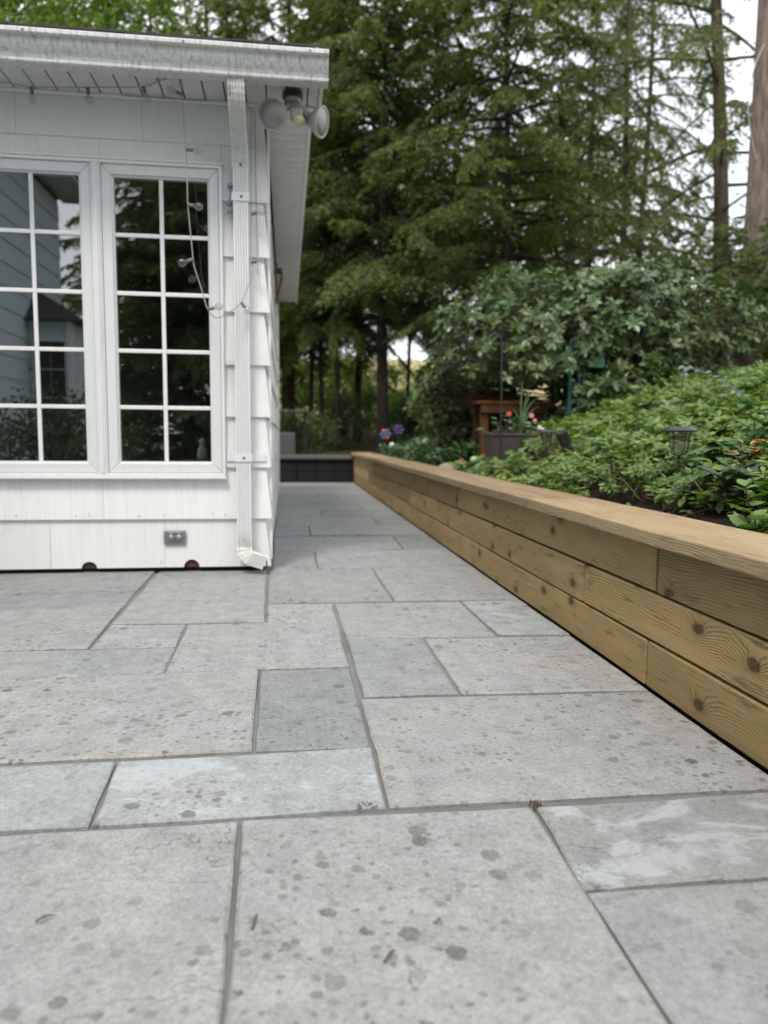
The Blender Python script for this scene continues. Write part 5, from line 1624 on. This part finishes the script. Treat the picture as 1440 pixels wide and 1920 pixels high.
# edging rock, ball and flower near the wall
rk = MB().lathe([(0.005, -0.09), (0.09, -0.075), (0.125, -0.02), (0.118, 0.02), (0.075, 0.055), (0.02, 0.066)], 14, (1.535, 6.95, G(1.535, 6.95) + 0.02), jitter=0.09)
tag(obj('edging_rock', rk, 'rock', smooth=True), 'rounded tan rock lying behind the cap board of the timber wall', 'rock')
gb = thing('garden_ball', 'pale green glass ball on the soil next to the rock', 'garden ball', (1.72, 6.75, G(1.72, 6.75)))
obj('globe', MB().lathe([(0.004, -0.036)] + [(0.038 * math.cos(a), 0.038 * math.sin(a)) for a in np.linspace(-1.2, 1.2, 9)] + [(0.004, 0.037)], 16, (1.72, 6.75, G(1.72, 6.75) + 0.055)), 'gball', gb, smooth=True)
obj('collar', MB().lathe([(0.022, 0.0), (0.018, 0.03)], 12, (1.72, 6.75, G(1.72, 6.75) - 0.005)), 'black', gb)
rf = thing('red_flower', 'small crimson flower between the tan rock and the green ball', 'flower', (1.63, 6.85, G(1.63, 6.85)))
flower((1.63, 6.85, G(1.63, 6.85) + 0.075), 'red', rf, 0.024)
obj('stem', MB().tube([(1.63, 6.87, G(1.63, 6.85) - 0.01), (1.63, 6.86, G(1.63, 6.85) + 0.07)], 0.004, 5), 'stem', rf)
for k in range(5):
    instance('leaf', LEAFM['lime'][0], (1.63, 6.86, G(1.63, 6.85) + 0.03), leaf_euler((math.cos(k * 1.25), math.sin(k * 1.25), 0.3), (0, 0, 1)), 0.06, rf)

# stake ornaments at the far end
def ornament(name, label, x, y, zc, mats_, r_):
    t = thing(name, label, 'garden ornament', (x, y, G(x, y)))
    obj('stake', MB().tube([(x, y, G(x, y) - 0.05), (x, y, zc)], 0.008, 6), 'black', t)
    for k in range(6):
        a = k * math.pi / 3
        d = Vector((math.cos(a), -0.12, math.sin(a)))
        obj('petal', MB().lathe([(0.002, 0), (r_ * 0.32, r_ * 0.45), (r_ * 0.36, r_ * 0.7), (0.003, r_)], 8, Vector((x, y - 0.012, zc)), d), mats_[k % len(mats_)], t, smooth=True)
    obj('hub', MB().lathe([(0.022, 0), (0.018, 0.02), (0.003, 0.028)], 10, (x, y - 0.03, zc), (0, -1, 0)), mats_[0], t, smooth=True)
ornament('pinwheel_ornament', 'blue and coral pinwheel on a stake in front of the stout hemlock trunk', 1.375, 10.4, 0.775, ['blue', 'blue', 'coral', 'blue', 'blue', 'coral'], 0.085)
ornament('flower_ornament', 'purple flower-shaped ornament on a stake beside the pinwheel', 1.655, 11.0, 0.84, ['purple'], 0.085)
gl = thing('globe_light', 'small pale globe light below the pinwheel', 'globe light', (1.37, 9.7, G(1.37, 9.7)))
obj('globe', MB().lathe([(0.004, -0.034)] + [(0.036 * math.cos(a), 0.036 * math.sin(a)) for a in np.linspace(-1.2, 1.2, 9)] + [(0.004, 0.035)], 14, (1.37, 9.7, 0.635)), 'ceramic', gl, smooth=True)
obj('stake', MB().tube([(1.37, 9.7, G(1.37, 9.7) - 0.03), (1.37, 9.7, 0.61)], 0.007, 6), 'black', gl)

# concrete block and a slab table in the shade past the step
cb = MB().box(-0.12, 0.16, 13.2, 13.6, 0.395, 0.80)
tag(obj('concrete_block', cb, 'concrete', bevel=0.03), 'pale concrete block on the ground beyond the stone step', 'block')
tbv = thing('slab_table', 'dark garden table with a pale top beyond the house corner', 'table', (0.1, 14.4, 0.40))
obj('table_top', MB().box(-0.45, 0.42, 14.1, 14.7, 1.18, 1.215), 'concrete', tbv, bevel=0.006)
for x in (-0.38, 0.33):
    for y in (14.15, 14.6):
        obj('leg', MB().box(x, x + 0.05, y, y + 0.05, 0.39, 1.18), 'dark', tbv)

# utility pole and wires
up = thing('utility_pole', 'weathered brown utility pole rising among evergreens on the slope', 'utility pole', (6.23, 9.5, G(6.23, 9.5)))
obj('shaft', MB().tube([(6.19, 9.5, G(6.23, 9.5) - 0.3), (6.20, 9.5, 5.0), (6.215, 9.5, 10.5)], [0.165, 0.150, 0.135], 18), 'pole', up, smooth=True)
obj('ground_wire', MB().tube(smooth_path([(6.06, 9.36, 5.75), (5.93, 9.34, 5.45), (5.87, 9.33, 5.05), (5.92, 9.34, 4.72), (6.04, 9.36, 4.35)], 6), 0.008, 6), 'cord', up)
ow = MB().tube(smooth_path([(-2.5, 19.4, 12.4), (1.16, 20, 11.53), (4.3, 20.2, 11.45), (7.6, 20, 11.96), (13, 19.5, 13.2)], 8), 0.022, 6)
tag(obj('overhead_wire', ow, 'cord'), 'thin overhead wire crossing in front of the tree tops', 'wire')


# ------------------------------------------------------------------ litter on the paving
def twig(label, x, y, ang, ln):
    p = [(x + u * ln * math.cos(ang), y + u * ln * math.sin(ang), 0.0045 + 0.004 * math.sin(u * 3.1)) for u in np.linspace(0, 1, 5)]
    o = obj('fallen_twig', MB().tube(p, [0.0022, 0.0018, 0.0024, 0.0016, 0.001], 5), 'twig')
    return tag(o, label, 'twig', 'litter on the paving')
twig('short dark twig lying on the broad slab left of the central joint', -0.385, 1.135, 0.5, 0.028)
twig('tiny curved twig on the large central foreground slab', 0.135, 0.985, 0.9, 0.030)
twig('thin broken twig beside the long foreground joint', -0.055, 1.08, 1.4, 0.035)
dl = thing('dry_needle_tuft', 'small orange-brown tuft of dry needles on the joint below the pale slab', 'needles', (0.155, 1.432, 0.0))
for k in range(7):
    a = rp.uniform(0, 6.28)
    x_, y_ = 0.155 + rp.normal(0, 0.009), 1.432 + rp.normal(0, 0.006)
    obj('needle', MB().tube([(x_, y_, 0.004), (x_ + 0.016 * math.cos(a), y_ + 0.016 * math.sin(a), 0.005)], 0.0009, 4), 'bench', dl)
ms = thing('moss_tuft', 'small brown moss tuft where three foreground slabs meet', 'moss', (0.502, 1.408, -0.004))
for k in range(26):
    a, q = rp.uniform(0, 6.28), rp.uniform(0, 0.016)
    x_, y_ = 0.502 + q * math.cos(a), 1.408 + q * math.sin(a)
    obj('moss_blade', MB().tube([(x_, y_, -0.005), (x_ + rp.normal(0, 0.003), y_ + rp.normal(0, 0.003), rp.uniform(0.004, 0.010))], [0.0016, 0.0006], 4), 'twig', ms)
